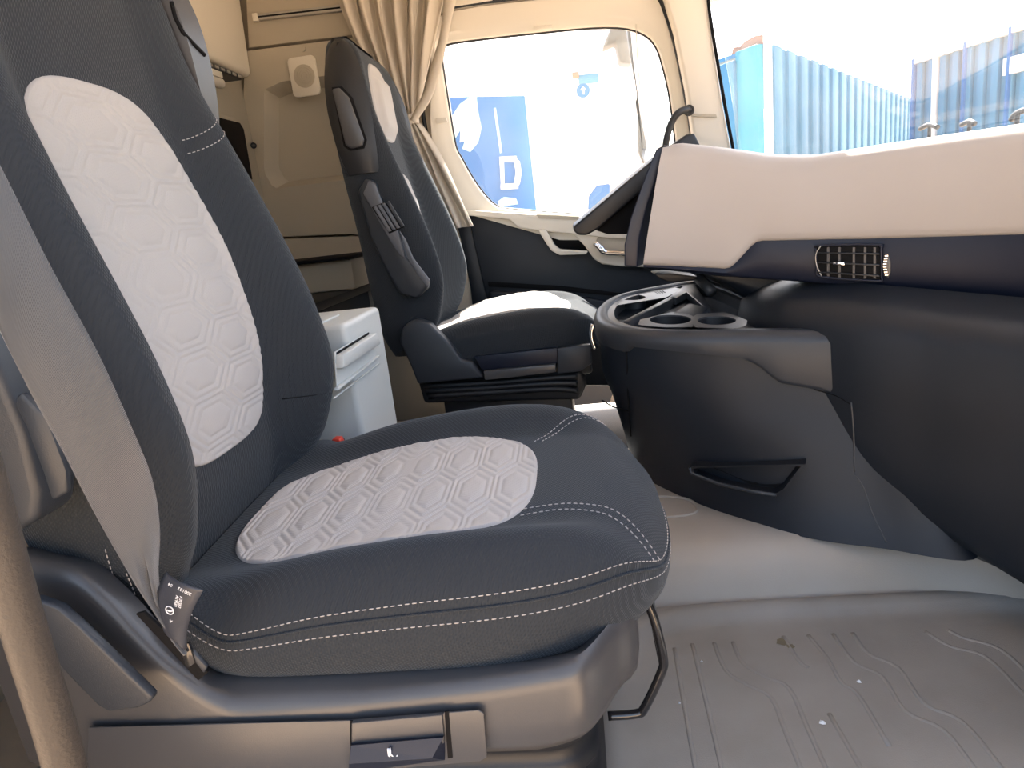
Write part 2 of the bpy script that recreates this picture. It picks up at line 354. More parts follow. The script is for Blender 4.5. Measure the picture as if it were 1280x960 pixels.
box('mount', (-1.205, 2.39, 1.404), (-1.165, 2.46, 1.426), 'trimb', lp, .003)
sc = empty('rear_hatch', 'black flat panel in the rear corner beside the passenger headrest', 'panel', (-1.22, 2.5, 1.2))
q = [at(x, y, X=-1.20) for x, y in [(262, 146), (294, 154), (299, 162), (310, 225), (290, 235), (262, 230)]]
prism('screen', q, (.02, 0, 0), 'matt_black', sc, .004)
prism('surround', [(x-.012, y+.012*(1 if y > 2.45 else -1), z+.02*(1 if z > 1.15 else -1)) for x, y, z in q], (.012, 0, 0), 'wall', sc, .006)
kn = tag(mk('lock_knob', *tube([at(317, 182, Y=YL+.045), at(317, 182, Y=YL+.02), at(317, 182, Y=YL+.015)], [.012, .012, .006], 14), 'black', ang=40), 'small oval black knob in the rear corner', 'knob')
# bunk behind the seats
bk = empty('lower_bunk', 'dark lower bunk base behind the driver seat', 'bunk', (-1.0, 2.2, 0))
box('bunk_base', (-1.235, 1.55, -.02), (-.86, YL+.035, .60), 'panel', bk, .02, seg=3)
box('bunk_tray', (-1.235, 1.52, .60), (-.80, YL+.035, .63), 'black', bk, .008)
box('ledge', (-1.235, 2.35, .63), (-.78, YL+.035, .74), 'wall', bk, .015)
box('gap_strip', (-1.235, 2.30, .74), (-.78, 2.64, .752), 'matt_black', bk, .003)
for k, x in enumerate((-.72, -.66, -.60)):
    prism('floor_rib', [(x, 1.52, .118), (x+.012, 1.52, .118), (x+.012, 1.9, .118), (x, 1.9, .118)], (0, 0, .006), 'panel', bk, .002)
sk = struct(tag(prism('trim_2', [(-.86, 1.53, .10), (-.46, 1.53, .10), (-.46, 1.60, .10), (-.86, 1.60, .10)], (0, 0, .02), 'panel', None, .004), 'dark floor strip behind the driver seat'))

# passenger side: front corner and the open door (hinged at the front, swung outwards)
struct(tag(box('wall_right_corner', (.64, .38, -.05), (1.10, .44, .86), 'panel', bev=.01), 'dark lower corner ahead of the passenger door'))
struct(tag(prism('trim_10', [(.60, .42, .86), (.70, .42, .86), (.54, .47, 1.75), (.44, .47, 1.75)], (0, .06, 0), 'trimb', None, .01), 'cream windscreen pillar on the passenger side'))
d2 = struct(empty('door_2', 'open passenger door swung outwards', None, (.66, .34, 0)))
def dp(u, z): return (.66+.22*u, .33-1.0*u, z)
def dpr(name, pts, th, m): prism(name, [dp(u, z) for u, z in pts], (th*.976, th*.215, 0), m, d2, .01)
dpr('lower_panel', [(0, -.35), (1.02, -.35), (1.02, .86), (0, .86)], .08, 'panel')
for nm, q in (('window_frame', [(0, .86), (.10, .86), (.17, 1.55), (.08, 1.62)]), ('window_frame', [(.92, .86), (1.02, .86), (1.0, 1.62), (.92, 1.55)]), ('window_frame', [(.08, 1.62), (.17, 1.54), (.92, 1.54), (1.0, 1.62)])): dpr(nm, q, .07, 'trimb')
dpr('window_glass', [(.08, .86), (.95, .86), (.94, 1.57), (.14, 1.57)], .004, 'glass')

tag(prism('tunnel_shade_sheet', [(-.45, 1.70, .118), (.10, 1.70, .118), (.10, 1.955, .118), (-.45, 1.955, .118)], (0, 0, .004), 'panel', None, .001), 'dark sheet added to darken the sunlit tunnel strip beside the driver seat', 'floor mat')  # added dark sheet, keeps the sun patch on the tunnel dark
tag(box('floor_shade_sheet', (-.30, 1.97, -.02), (.99, 2.72, -.006), 'panel', bev=.003), 'dark sheet added to darken the sunlit driver foot well', 'floor mat')  # added dark sheet so the sunlit driver floor stays dark
struct(tag(box('trim_11', (.22, 2.80, 1.50), (.70, 2.86, 1.9), 'trimb', bev=.01), 'cream roof corner over the driver door'))
# ================================================================== SEATS
zk = [.38, .44, .50, .60, .70, .80, .90, 1.00, 1.06, 1.12, 1.20, 1.26, 1.30, 1.325]
Xc = fn(zk, [-.555, -.545, -.535, -.535, -.545, -.560, -.578, -.595, -.603, -.608, -.612, -.618, -.634, -.66])
HW = fn(zk, [.215, .238, .256, .269, .271, .270, .266, .256, .247, .237, .226, .208, .182, .135])
BO = fn(zk, [.02, .04, .066, .092, .090, .078, .063, .046, .034, .024, .016, .012, .006, 0])
TB = fn(zk, [.085, .115, .130, .135, .130, .122, .115, .108, .105, .105, .10, .09, .07, .04])
def xfront(u, z):
    return Xc(z)+BO(z)*sm(abs(u), .52, .86)
def seat_back(cy, dz, ox=0):
    rings = []
    for z in np.concatenate([np.linspace(.38, 1.24, 58), np.linspace(1.25, 1.325, 10)]):
        h = HW(z); r = []
        us = np.linspace(-.88, .88, 33)
        f = [(xfront(u, z), u*h) for u in us]
        xe = xfront(.88, z); dp = min(.075, TB(z)*.8)
        cr = []
        for i in range(1, 8):
            a = PI/2*i/7; cr.append((xe-dp*(1-math.cos(a)), .88*h+.12*h*math.sin(a)))
        xb = Xc(z)-TB(z); bk = [(xb+.05, h), (xb+.02, h*.985), (xb+.005, h*.94), (xb, h*.86), (xb-.003, h*.5), (xb-.004, 0)]
        half = cr+bk
        r = f+half+[(x, -y) for x, y in half[::-1][1:]]
        rings.append([(x+ox, cy+y, z+dz) for x, y in r])
    return loft(rings, True, True, True)
PCx = fn([-.56, -.50, -.45, -.40, -.30, -.20, -.10, 0, .05, .10, .14], [.432, .430, .430, .434, .446, .455, .458, .456, .450, .440, .43])
def zt(x, yl, tilt):
    u = abs(yl)/.27
    return PCx(x)+(.034-.012*sm(x, -.3, -.5))*sm(u, .5, .84)+tilt*yl
CXo, CA, CB = -.2225, .3175, .27
def cush_out(th):
    c = math.cos(th); n = 2.9 if c > 0 else 5.5
    return sup(th, CA, CB, n)
def cush_z(x, yl, s, tilt): return zt(x, yl, tilt)-.046*(1-.85*sm(-x, .42, .50))*max(0, (s-.76)/.24)**2.3
def cush_pt(th, s, cy, dz, tilt, lift=0):
    a, b = cush_out(th); x = CXo+a*s; y = b*s; return (x, cy+y, cush_z(x, y, s, tilt)+dz+lift)
def seat_cushion(cy, dz, tilt, zb=.338):
    n = 128; rings = []
    for s, q in ((.80, 0), (.93, .0), (.975, .06), (.998, .22), (1.010, .45), (1.011, .7), (1.004, .9)):
        r = []
        for j in range(n):
            th = 2*PI*j/n; a, b = cush_out(th); top = cush_z(CXo+a, b, 1, tilt); zz = zb+tilt*b*.5
            r.append((CXo+a*s, cy+b*s, zz+(top-zz)*q+dz))
        rings.append(r)
    for s in [1.0, .99, .975, .955, .93, .90, .87, .84, .80, .76, .71, .66, .6, .54, .48, .42, .35, .28, .2, .12, .05]:
        rings.append([cush_pt(2*PI*j/n, s, cy, dz, tilt) for j in range(n)])
    return loft(rings, True, True, True)
def build_upholstery(root, cy, dz, tilt, fine, ox=0):
    br = mk('backrest', *seat_back(cy, dz, ox), 'fabric', root)
    cu = mk('cushion', *seat_cushion(cy, dz, tilt), 'fabric', root)
    st = .0019 if fine else .005
    # light quilted panels
    def sb(z, y, off):
        if fine: y -= .020*sm(z, .80, 1.05)
        return (xfront(y/HW(z), z)+off+ox, cy+y, z+dz)
    a0, a1, bw, zc = (.262, .262, .163, .790) if fine else (.20, .20, .125, .745)
    mk('backrest_panel', *patch(sb, a0, a1, bw, 3.2, 3.6, (zc, 0), lambda a, b: hexh(b+.02, a, .118, .068), st), 'light', br, label='light grey quilted backrest panel')
    def sc_(x, y, off): return (x, cy+y, zt(x, y, tilt)+dz+off)
    ca, cc = ((.222, .212, .172), (-.288, -.010)) if fine else ((.21, .255, .225), (-.272, 0))
    mk('cushion_panel', *patch(sc_, *ca, 3.0, 3.0, cc, lambda a, b: hexh(b+.03, a, .112, .060), st), 'light', cu, label='light grey quilted seat panel')
    # seams
    if fine:
        def side_line(k, sc, q, t0=1.235, t1=2.0):
            low = []
            for t in np.linspace(PI*t0, PI*t1, 120):
                a, b = cush_out(t); top = cush_z(CXo+a, b, 1, tilt); zz = .338+tilt*b*.5
                low.append((CXo+a*sc, cy+b*sc, zz+(top-zz)*q+dz))
            return low
        stitches('top_stitching', side_line(0, 1.0035, .985), cu)
        stitches('side_stitching', side_line(1, 1.0115, .70), cu)
        mk('piping', *tube(side_line(2, 1.0085, .85), .0016, 6), 'fabric', cu)
        for pl in ([(-.088, .115), (-.045, .165), (0, .195), (.03, .205)], [(-.075, .115), (-.038, .158), (.006, .186), (.036, .194)],
                   [(-.095, -.125), (-.04, -.115), (.01, -.128), (.045, -.150), (.066, -.172)], [(-.092, -.108), (-.036, -.100), (.016, -.113), (.052, -.135), (.074, -.156)]):
            def pp(q):
                x, y = q; s = 0
                for k in range(60):
                    pass
                th = math.atan2(y/CB, (x-CXo)/CA); best = 1
                lo, hi = 0, 1.0
                # radial fraction of this point inside the outline
                m_ = min(((abs(math.atan2(cush_out(t)[1], cush_out(t)[0])-math.atan2(y, x-CXo)), t) for t in np.linspace(-PI, PI, 721)))[1]
                a, b = cush_out(m_); s = math.hypot(x-CXo, y)/math.hypot(a, b)
                return (x, cy+y, cush_z(x, y, s, tilt)+dz+.001)
            stitches('corner_stitching', [pp(q) for q in cat(pl, 6)], cu, r=.0008)
        for k, (z0, z1) in enumerate(((.992, 1.040), (.972, 1.018))):
            P = []
            for t in np.linspace(0, 1, 24):
                u = .60+.36*t; z = z0+(z1-z0)*t**1.3; h = HW(z)
                if u <= .88: x = xfront(u, z)
                else:
                    a = math.asin(min(1, (u-.88)/.12)); x = xfront(.88, z)-.075*(1-math.cos(a))
                P.append((x+.001, cy+u*h, z+dz))
            stitches('shoulder_stitching', P, br, r=.0008)
        # lower backrest seam and side seams
        V = tube([(xfront(u, .565-.03*abs(u)**2)+.0005, cy+u*HW(.56), .563-.05*(abs(u)-.6)+dz) for u in np.linspace(.62, .86, 10)], .0012, 5)
        mk('seam', *V, 'matt_black', br)
    return br, cu
def side_shell(name, root, cy, dz, sgn, m, z0=.985, z1=1.285, out=.018, ox=0):
    rings = []
    for t in np.linspace(0, 1, 26):
        z = z0+(z1-z0)*t; h = HW(z); e = math.sin(PI*min(max(t, .02), .98))**.35; o_ = out*e
        xf = Xc(z)-.012+.030*e*math.sin(PI*t)**.5+.01*(1-t); xb = Xc(z)-TB(z)+.004+.03*(1-e)
        r = [(xf-.004, h*.955), (xf+.004, h*.955+o_*.7), (xf-.003, h+o_*.55), (xf-.022, h+o_), (xb+.03, h+o_), (xb+.006, h+o_*.6), (xb-.003, h*.95), (xb+.03, h*.93), (xf-.03, h*.93)]
        rings.append([(x+ox, cy+sgn*y, z+dz) for x, y in r])
    return mk(name, *loft(rings, True, True, True), m, root, ang=50)
# ---------------------------------------------------------------- passenger seat
CYP, TIL = .900, .055
ps = empty('passenger_seat', 'near dark blue-grey seat with light quilted panels, closest to the camera', 'seat', (-.25, CYP, 0))
pbr, pcu = build_upholstery(ps, CYP, 0, TIL, True)
side_shell('side_shell', ps, CYP, 0, 1, 'satin', 1.0, 1.34, .062, .012); side_shell('side_shell', ps, CYP, 0, -1, 'satin', 1.0, 1.34, .062, .012)
# vertical seams on the near side of the backrest
for q in ([(143, 678), (146, 712), (147, 748)], [(163, 712), (165, 730), (166, 748)]):
    stitches('side_seam', [(lambda p: (p[0], CYP-HW(p[2])-.0012, p[2]))(at(x, y, Y=CYP-.243)) for x, y in cat(q, 5)], pbr)
# moulded base
crest = [(-60, 700), (0, 703), (40, 712), (85, 724), (130, 762), (165, 800), (200, 835), (235, 862), (265, 879), (300, 889), (380, 884), (450, 878), (600, 862), (700, 846), (745, 836), (790, 830)]
YB = .602
def base():
    rings = []
    for px, py in [(p[0], p[1]) for p in cat(crest, 4)]:
        x, _, zc = at(px, py, Y=YB); w = .293-.075*sm(x, -.06, .028)**2; zi = .335
        zb = .235+.03*sm(x, -.10, .03)
        prof = [(w-.075, zi-.004), (w-.045, zi), (w-.040, max(zi, zc-.006)), (w-.014, max(zc+.004, zi-.006)), (w-.006, zc-.001), (w-.001, zc-.010), (w, zc-.020), (w+.001, (zc+zb)/2), (w-.002, zb+.02), (w-.010, zb+.006), (w-.03, zb)]
        prof = [(b, max(z, zb)) for b, z in prof]
        rings.append([(x, CYP-b, z) for b, z in prof]+[(x, CYP+b, z) for b, z in prof[::-1]])
    e = rings[-1]; xx = e[0][0]
    for k, (dx, s) in enumerate(((.010, .93), (.016, .80), (.018, .55))):
        zm = sum(v[2] for v in e)/len(e); rings.append([(xx+dx, CYP+(v[1]-CYP)*s, zm+(v[2]-zm)*(s if k else .95)) for v in e])
    return loft(rings, True, True, True)
mk('seat_base', *base(), 'satin', ps, ang=55)
bx0 = box('suspension_frame', (-.50, CYP-.22, .02), (-.03, CYP+.22, .30), 'black', ps, .01)
# rubber bellows under the front
def bellows(x0, x1, y0, y1, z0, z1, n=5, amp=.014):
    rings = []
    for k in range(n*4+1):
        t = k/(n*4); o_ = amp*(.5-.5*math.cos(2*PI*n*t)); z = z0+(z1-z0)*t; r = []
        for (cx, cy_, a0) in ((x1, y1, 0), (x0, y1, 90), (x0, y0, 180), (x1, y0, 270)):
            for i in range(7):
                a = math.radians(a0+90*i/6); sx = 1 if cx == x1 else -1; sy = 1 if cy_ == y1 else -1
                r.append((cx-sx*.05+(.05+o_)*math.cos(a), cy_-sy*.05+(.05+o_)*math.sin(a), z))
        rings.append(r)
    return loft(rings, True, True, True)
mk('bellows', *bellows(-.52, -.03, CYP-.25, CYP+.25, .03, .25), 'black', ps)
# switch panel on the near side of the base
YS = .5995
def panelpoly(pts, Y=YS): return pxy(pts, Y)
prism('switch_bezel', panelpoly([(436, 899), (598, 886), (605, 890), (609, 945), (600, 950), (430, 965), (110, 975), (112, 908)], .6005), (0, -.0022, 0), 'satin', ps, .001)
sw = prism('heater_rocker', panelpoly([(441, 899), (554, 889), (557, 925), (441, 936)], .599), (0, -.006, 0), 'satin', ps, .002)
lip = [panelpoly([(439, 927), (556, 918)], .597), panelpoly([(439, 932), (554, 922)], .588), panelpoly([(436, 955), (540, 948)], .580), panelpoly([(437, 966), (556, 950)], .596)]
mk('rocker_lip', *loft([[p for p in (lip[0][0], lip[1][0], lip[2][0], lip[3][0])], [p for p in (lip[0][1], lip[1][1], lip[2][1], lip[3][1])]], True, True, True), 'navy', sw, smooth=False)
prism('slot', panelpoly([(556, 889), (561, 888), (566, 946), (560, 947)], .5985), (0, -.0012, 0), 'matt_black', ps, 0)
prism('slot', panelpoly([(438, 900), (441, 900), (441, 936), (438, 936)], .5985), (0, -.0012, 0), 'matt_black', ps, 0)
def icon():
    c0 = at(490, 941, Y=.583); V = []; Fc = []
    for pts in ([(-.0035, .006), (-.004, -.003), (0, -.007)], [(-.0012, .006), (-.0018, -.002), (.002, -.005)], [(0, -.004), (.003, -.0055), (.006, -.003)]):
        v, f = tube([(c0[0]+x, c0[1]-.0002+0*z, c0[2]+z) for x, z in pts], .0011, 6); q = len(V); V += v; Fc += [tuple(i+q for i in g) for g in f]
    return V, Fc
mk('seat_symbol', *icon(), 'print', sw)
# adjuster lever paddle
lv = prism('adjuster_lever', pxy([(20, 735), (58, 742), (84, 752), (110, 775), (199, 862), (197, 868), (180, 876), (145, 881), (130, 872), (72, 812), (20, 765)], .575), (0, -.012, 0), 'plastic', ps, .004, 3)
# belt slot
prism('belt_slot', pxy([(172, 765), (182, 762), (262, 838), (250, 848)], .5995), (0, -.004, 0), 'matt_black', ps, .001)
prism('slot_lip', pxy([(238, 812), (244, 810), (262, 830), (258, 838)], .594), (0, -.006, 0), 'plastic', ps, .002)
# armrest folded up on the door side
arm = [(-40, 250), (0, 330), (40, 405), (84, 520), (99, 590), (95, 622), (60, 643), (40, 640), (10, 600), (-60, 480)]
ar = prism('armrest', pxy(arm, .600), (0, -.055, 0), 'plastic', ps, .012, 4)
prism('armrest_inset', pxy([(28, 492), (36, 488), (66, 520), (90, 585), (91, 612), (72, 622), (62, 590), (40, 530), (27, 505)], .551), (0, -.008, 0), 'plastic', ar, .003)
# buckle
bkl = prism('buckle', [at(x, y, Y=1.20) for x, y in [(398, 575), (414, 552), (426, 554), (420, 575)]], (0, .03, 0), 'black', ps, .003)
prism('release_button', [at(x, y, Y=1.198) for x, y in [(411, 557), (415, 549), (424, 549), (427, 556)]], (0, .022, 0), 'red', bkl, .003)
mk('buckle_stalk', *tube([at(398, 572, Y=1.215), at(385, 590, Y=1.215), at(375, 640, Y=1.215)], .012, 10), 'plastic', bkl)
# front adjustment bar
barp = [at(806, 745, Y=.80), at(818, 775, Y=.80), at(829, 822, Y=.80), at(826, 842, Y=.80), at(806, 884, Y=.80), at(796, 892, Y=.80), at(760, 895, Y=.80)]
mk('front_bar', *tube(cat(barp, 5), .0065, 12), 'bar', ps)
b2 = [(x, 1.02, z) for x, y, z in barp]
mk('front_bar', *tube(cat(b2, 5), .0065, 12), 'bar', ps)
mk('front_bar', *tube([(barp[2][0], .80, barp[2][2]-.01), (b2[2][0], 1.02, b2[2][2]-.01)], .0065, 12), 'bar', ps)
# ---------------------------------------------------------------- seat belt
sbt = empty('seat_belt', 'grey woven belt webbing hanging beside the near seat backrest', 'seat belt', at(235, 812, Y=.597))
Lp = [(-60, 350, .44), (-20, 370, .445), (0, 415, .455), (38, 490, .475), (77, 560, .50), (118, 640, .535), (152, 700, .56), (185, 752, .575), (222, 800, .583), (232, 812, .586)]
Rp = [(-90, 60, .46), (-40, 140, .465), (0, 207, .47), (62, 330, .48), (122, 440, .50), (165, 535, .53), (190, 600, .565), (199, 660, .583), (197, 720, .588), (206, 770, .590), (236, 812, .592)]
def belt():
    Lc = cat([at(x, y, Y=Y) for x, y, Y in Lp], 8); Rc = cat([at(x, y, Y=Y) for x, y, Y in Rp], 8); n = 70; V = []; Fc = []; UV = []
    g = lambda C, t: np.array([np.interp(t*(len(C)-1), range(len(C)), [c[k] for c in C]) for k in range(3)])
    m = 17
    for i in range(n):
        t = i/(n-1); a = g(Lc, t); b = g(Rc, t); fold = .0 + .010*sm(t, .62, .85)
        for j in range(m):
            s = j/(m-1); p = a+(b-a)*s; w = math.sin(s*PI*3+.6)*fold*math.sin(PI*s); V.append((p[0]+w*.3, p[1]-w-.004*math.sin(PI*s), p[2]))
    for i in range(n-1):
        for j in range(m-1): Fc.append((i*m+j, i*m+j+1, (i+1)*m+j+1, (i+1)*m+j))
    return V, Fc, n, m
V, Fc, n_, m_ = belt()
bo = mk('webbing', V, Fc, 'belt', sbt)
uv = bo.data.uv_layers.new(name='UVMap')
for li, lp_ in enumerate(bo.data.loops):
    vi = lp_.vertex_index; uv.data[li].uv = ((vi % m_)/(m_-1), (vi//m_)/(n_-1))
md = bo.modifiers.new('thickness', 'SOLIDIFY'); md.thickness = .0014
# label tape sewn to the belt
def tape():
    E0 = [at(x, y, Y=Y) for x, y, Y in [(207, 715, .583), (196, 745, .581), (205, 790, .582), (232, 808, .583)]]
    E1 = [at(x, y, Y=Y) for x, y, Y in [(254, 738, .562), (240, 765, .566), (234, 790, .575), (234, 810, .583)]]
    A = cat(E0, 6); B = cat(E1, 6); V = []; Fc = []; m = 9
    for i in range(len(A)):
        for j in range(m):
            s = j/(m-1); p = A[i]+(B[i]-A[i])*s; V.append((p[0], p[1]-.006*math.sin(PI*s), p[2]+.002*math.sin(PI*s)))
    for i in range(len(A)-1):
        for j in range(m-1): Fc.append((i*m+j, i*m+j+1, (i+1)*m+j+1, (i+1)*m+j))
    return V, Fc
tp = mk('label_tape', *tape(), 'tag', sbt, label='dark label tape with white print'); md = tp.modifiers.new('thickness', 'SOLIDIFY'); md.thickness = .0008
def on_tag(px, py, Y=.5655): return at(px, py, Y=Y-.009)
dx = Vector(on_tag(222, 736))-Vector(on_tag(238, 744)); up_ = Vector(on_tag(225, 775))-Vector(on_tag(232, 742))
text('print', '300133', .0050, on_tag(240, 742, .564), dx, up_, 'print', tp)
text('print', '04', .0046, on_tag(216, 731, .5725), dx, up_, 'print', tp)
text('print', 'A30387', .0044, on_tag(225, 745, .567), Vector(on_tag(222, 760))-Vector(on_tag(225, 745)), -dx, 'print', tp)
text('print', 'A19581', .0044, on_tag(220, 744, .569), Vector(on_tag(217, 759))-Vector(on_tag(220, 744)), -dx, 'print', tp)
text('print', 'A', .0050, on_tag(216, 776, .5715), dx, up_, 'print', tp)
cc_ = np.array(on_tag(212, 763, .5715)); exv = np.array(dx.normalized()); eyv = np.array(up_.normalized())
def ringmark():
    return tube([cc_+.0042*(math.cos(t)*exv+math.sin(t)*eyv) for t in np.linspace(0, 2*PI, 24)], .0006, 5)
mk('round_mark', *ringmark(), 'print', tp)
mk('round_mark_stroke', *tube([cc_-.003*exv-.001*eyv, cc_+.001*eyv, cc_+.003*exv+.001*eyv], .0008, 5), 'print', tp)
prism('belt_anchor', pxy([(226, 806), (238, 800), (246, 826), (236, 834)], .590), (0, -.004, 0), 'bar', sbt, .001)
# ---------------------------------------------------------------- driver seat
CYD, DZD = 2.22, .055
ds = empty('driver_seat', 'far driver seat with cream headrest panel, sunlit cushion and folded armrest', 'seat', (-.25, CYD, .1))
OXD = .055
dbr, dcu = build_upholstery(ds, CYD, DZD, 0, False, OXD)
side_shell('side_shell', ds, CYD, DZD, 1, 'black', .93, 1.31, .03, OXD)
shn = side_shell('side_shell', ds, CYD, DZD, -1, 'black', .93, 1.31, .03, OXD)
def sh_(z, y, off): return (xfront(y/HW(z), z)+off+OXD, CYD+y, z+DZD)
mk('headrest_panel', *patch(sh_, .115, .12, .105, 2.6, 2.6, (1.15, 0), lambda a, b: np.array([.020*sm(.085-abs(q), 0, .03)*sm(.10-abs(p+.005), 0, .04) for p, q in zip(a, b)]), .006, .005), 'light', dbr, label='cream headrest panel')
YD = CYD-.283
prism('belt_guide', pxy([(416, 112), (425, 110), (437, 122), (456, 175), (454, 183), (440, 186), (433, 182)], YD+.004), (0, -.010, 0), 'satin', shn, .005, 3)
prism('belt_guide_gap', pxy([(415, 109), (428, 108), (441, 122), (459, 175), (456, 186), (438, 189), (430, 183)], YD+.006), (0, -.004, 0), 'matt_black', shn, .001)
YA = CYD-.275
da = prism('armrest', pxy([(453, 240), (462, 223), (473, 228), (482, 256), (500, 285), (514, 320), (538, 348), (539, 358), (525, 371), (505, 366), (492, 345), (470, 300)], YA+.02), (0, -.05, 0), 'plastic', ds, .010, 3)
prism('armrest_pad', pxy([(455, 242), (462, 226), (470, 230), (480, 256), (497, 283), (507, 322), (500, 318), (488, 300)], YA-.028), (0, -.010, 0), 'armpad', da, .003)
prism('armrest_pad', pxy([(500, 288), (508, 300), (517, 322), (538, 350), (536, 360), (524, 345), (510, 322)], YA-.028), (0, -.010, 0), 'armpad', da, .003)
for k in range(4):
    prism('grip_bar', pxy([(467+k*5.3, 259-k*2.1), (471+k*5.3, 257.5-k*2.1), (490+k*5.3, 288.5-k*2.1), (486+k*5.3, 290-k*2.1)], YA-.040), (0, -.006, 0), 'armpad' if k != 3 else 'plastic', da, .0015)
prism('grip_recess', pxy([(465, 259), (485, 251), (506, 284), (487, 292)], YA-.036), (0, -.005, 0), 'matt_black', da, .001)
# side cover and base of driver seat
YC = CYD-.285
prism('recliner_cover', pxy([(504, 425), (506, 409), (514, 400), (526, 397), (540, 401), (555, 416), (570, 432), (580, 446), (592, 448), (607, 468), (526, 476), (518, 455)], YC+.03), (0, -.045, 0), 'plastic', ds, .008, 3)
prism('side_fairing', pxy([(594, 444), (697, 433), (697, 452), (604, 461)], YC+.02), (0, -.022, 0), 'navy', ds, .003)
prism('side_rail', pxy([(606, 461), (695, 452), (695, 462), (608, 472)], YC+.02), (0, -.035, 0), 'satin', ds, .003)
prism('front_fairing', pxy([(697, 433), (738, 428), (740, 452), (725, 462), (697, 465)], YC+.02), (0, -.026, 0), 'plastic', ds, .005)
prism('lower_skirt', pxy([(522, 477), (608, 472), (695, 464), (728, 463), (734, 480), (725, 500), (530, 505)], YC+.04), (0, .50, 0), 'black', ds, .012, 3)
for k in range(3):
    P = [at(530+k*3, 483+k*6, Y=YC+.035), at(620, 478+k*6, Y=YC+.03), at(690, 472+k*7, Y=YC+.03), at(722, 470+k*9, Y=YC+.035)]
    mk('bellows_fold', *tube(cat(P, 5), .010, 8), 'black', ds)
box('suspension_frame', (-.45, CYD-.2, .0), (-.04, CYD+.2, .33), 'black', ds, .01)
box('cushion_pan', (-.46, CYD-.24, .33), (.03, CYD+.24, .40), 'black', ds, .01)
db = prism('buckle', pxy([(560, 433), (567, 416), (581, 424), (576, 442)], YC+.055), (0, -.028, 0), 'plastic', ds, .004)
prism('release_button', pxy([(565, 420), (568, 416), (581, 424), (579, 428)], YC+.0555), (0, -.026, 0), 'red', db, .002)
# near grab rail at the door opening
def rail():
    P = [at(-60, 480, Y=.375), at(-20, 610, Y=.375), at(22, 760, Y=.375), at(78, 945, Y=.375), at(100, 1060, Y=.375)]
    return tube(cat(P, 6), .0135, 16)
tag(mk('grab_rail', *rail(), 'tubeb'), 'textured tan-lit grab rail at the lower left foreground', 'grab rail')

from mathutils.bvhtree import BVHTree
def surf_hit(objs, px, py, back=.001):
    """first point of the given meshes on the line of sight through a photo pixel"""
    r = Vector(RC.T@np.array([(px-640)/F_PX, -(py-480)/F_PX, -1.])).normalized(); best = None
    for o in objs:
        if 'bvh' not in HITC: pass
        t = HITC.setdefault(o.name, BVHTree.FromPolygons([v.co for v in o.data.vertices], [tuple(p.vertices) for p in o.data.polygons]))
        h = t.ray_cast(Vector(CAM), r)
        if h[0] is not None and (best is None or h[3] < best[1]): best = (h[0], h[3])
    return None if best is None else np.array(best[0]-r*back)
HITC = {}
sho = [o for o in ps.children if o.name.startswith('side_shell')]
hp = [surf_hit(sho+[pbr], x, y) for x, y in [(214, 2), (219, 22), (228, 40), (242, 55), (256, 69)]]
mk('guide_gap', *tube([p for p in hp if p is not None], .0035, 6), 'matt_black', sho[0])
# ================================================================== DRIVER DOOR
def hit(poly, c, th):
    d = np.array((math.cos(th), math.sin(th))); best = 1e9; c = np.array(c, float)
    for i in range(len(poly)):
        a = np.array(poly[i], float)-c; b = np.array(poly[(i+1) % len(poly)], float)-c; e = b-a; den = d[0]*e[1]-d[1]*e[0]
        if abs(den) < 1e-9: continue
        t = (a[0]*e[1]-a[1]*e[0])/den; u = (a[0]*d[1]-a[1]*d[0])/den
        if t > 0 and -1e-6 <= u <= 1+1e-6: best = min(best, t)
    return c+d*best
WIN = cat([(549, 66), (551, 57), (560, 51), (612, 44), (667, 38), (740, 31), (785, 32), (810, 42), (822, 56), (829, 75), (838, 112), (845, 163), (851, 225), (846, 260), (820, 272), (720, 268), (640, 262), (620, 258), (604, 243), (589, 222), (575, 197), (567, 180), (557, 121)], 3, True)
d1 = struct(empty('door_1', 'driver side cab door with cream window frame and dark lower panel', None, (0, YL, .6)))
def frame():
    oc = [(540, 30), (556, 16), (600, 8), (740, -8), (800, -14), (818, -2), (832, 20), (846, 62), (860, 130), (868, 180), (880, 300), (700, 300), (586, 268), (548, 266), (538, 150)]
    c = (700, 160); n = 160; rings = [[] for _ in range(7)]
    for i in range(n):
        th = 2*PI*i/n+.003; a = hit(oc, c, th); b = hit(WIN, c, th); L = np.linalg.norm(a-b)
        def pt(q, Y): return at(*q, Y=Y) if True else 0
        A = at(*a, Y=YL); B = at(*b, Y=YL); e = (a-b)/L
        g = lambda px, Y: (lambda p: (p[0], Y, p[2]))(at(*(b+e*px), Y=YL))
        rings[0].append((A[0], YL+.06, A[2])); rings[1].append(A)
        rings[2].append(g(min(14, L*.6), YL+.002)); rings[3].append(g(min(9, L*.4), YL+.016)); rings[4].append(g(3, YL+.022)); rings[5].append(g(0, YL+.03)); rings[6].append(g(0, YL+.07))
    return loft(rings, True)
fr = mk('window_frame', *frame(), 'trimb', d1, ang=50)
gl = prism('window_glass', [(p[0], YL+.055, p[2]) for p in (at(*(np.array((700, 160))+(np.array(q)-np.array((700, 160)))*1.03), Y=YL) for q in WIN)], (0, .004, 0), 'glass', d1, 0)
mk('window_seal', *tube([(p[0], YL+.042, p[2]) for p in (at(*q, Y=YL) for q in WIN+[WIN[0]])], .006, 8, False), 'black', d1)
prism('lower_panel', pxy([(584, 266), (720, 276), (900, 290), (900, 480), (625, 470), (612, 390)], YL+.02), (0, .05, 0), 'panel', d1, .006)
prism('map_pocket', pxy([(612, 362), (700, 366), (800, 380), (900, 390), (900, 480), (632, 480)], YL+.012), (0, -.04, 0), 'panel', d1, .012, 3)
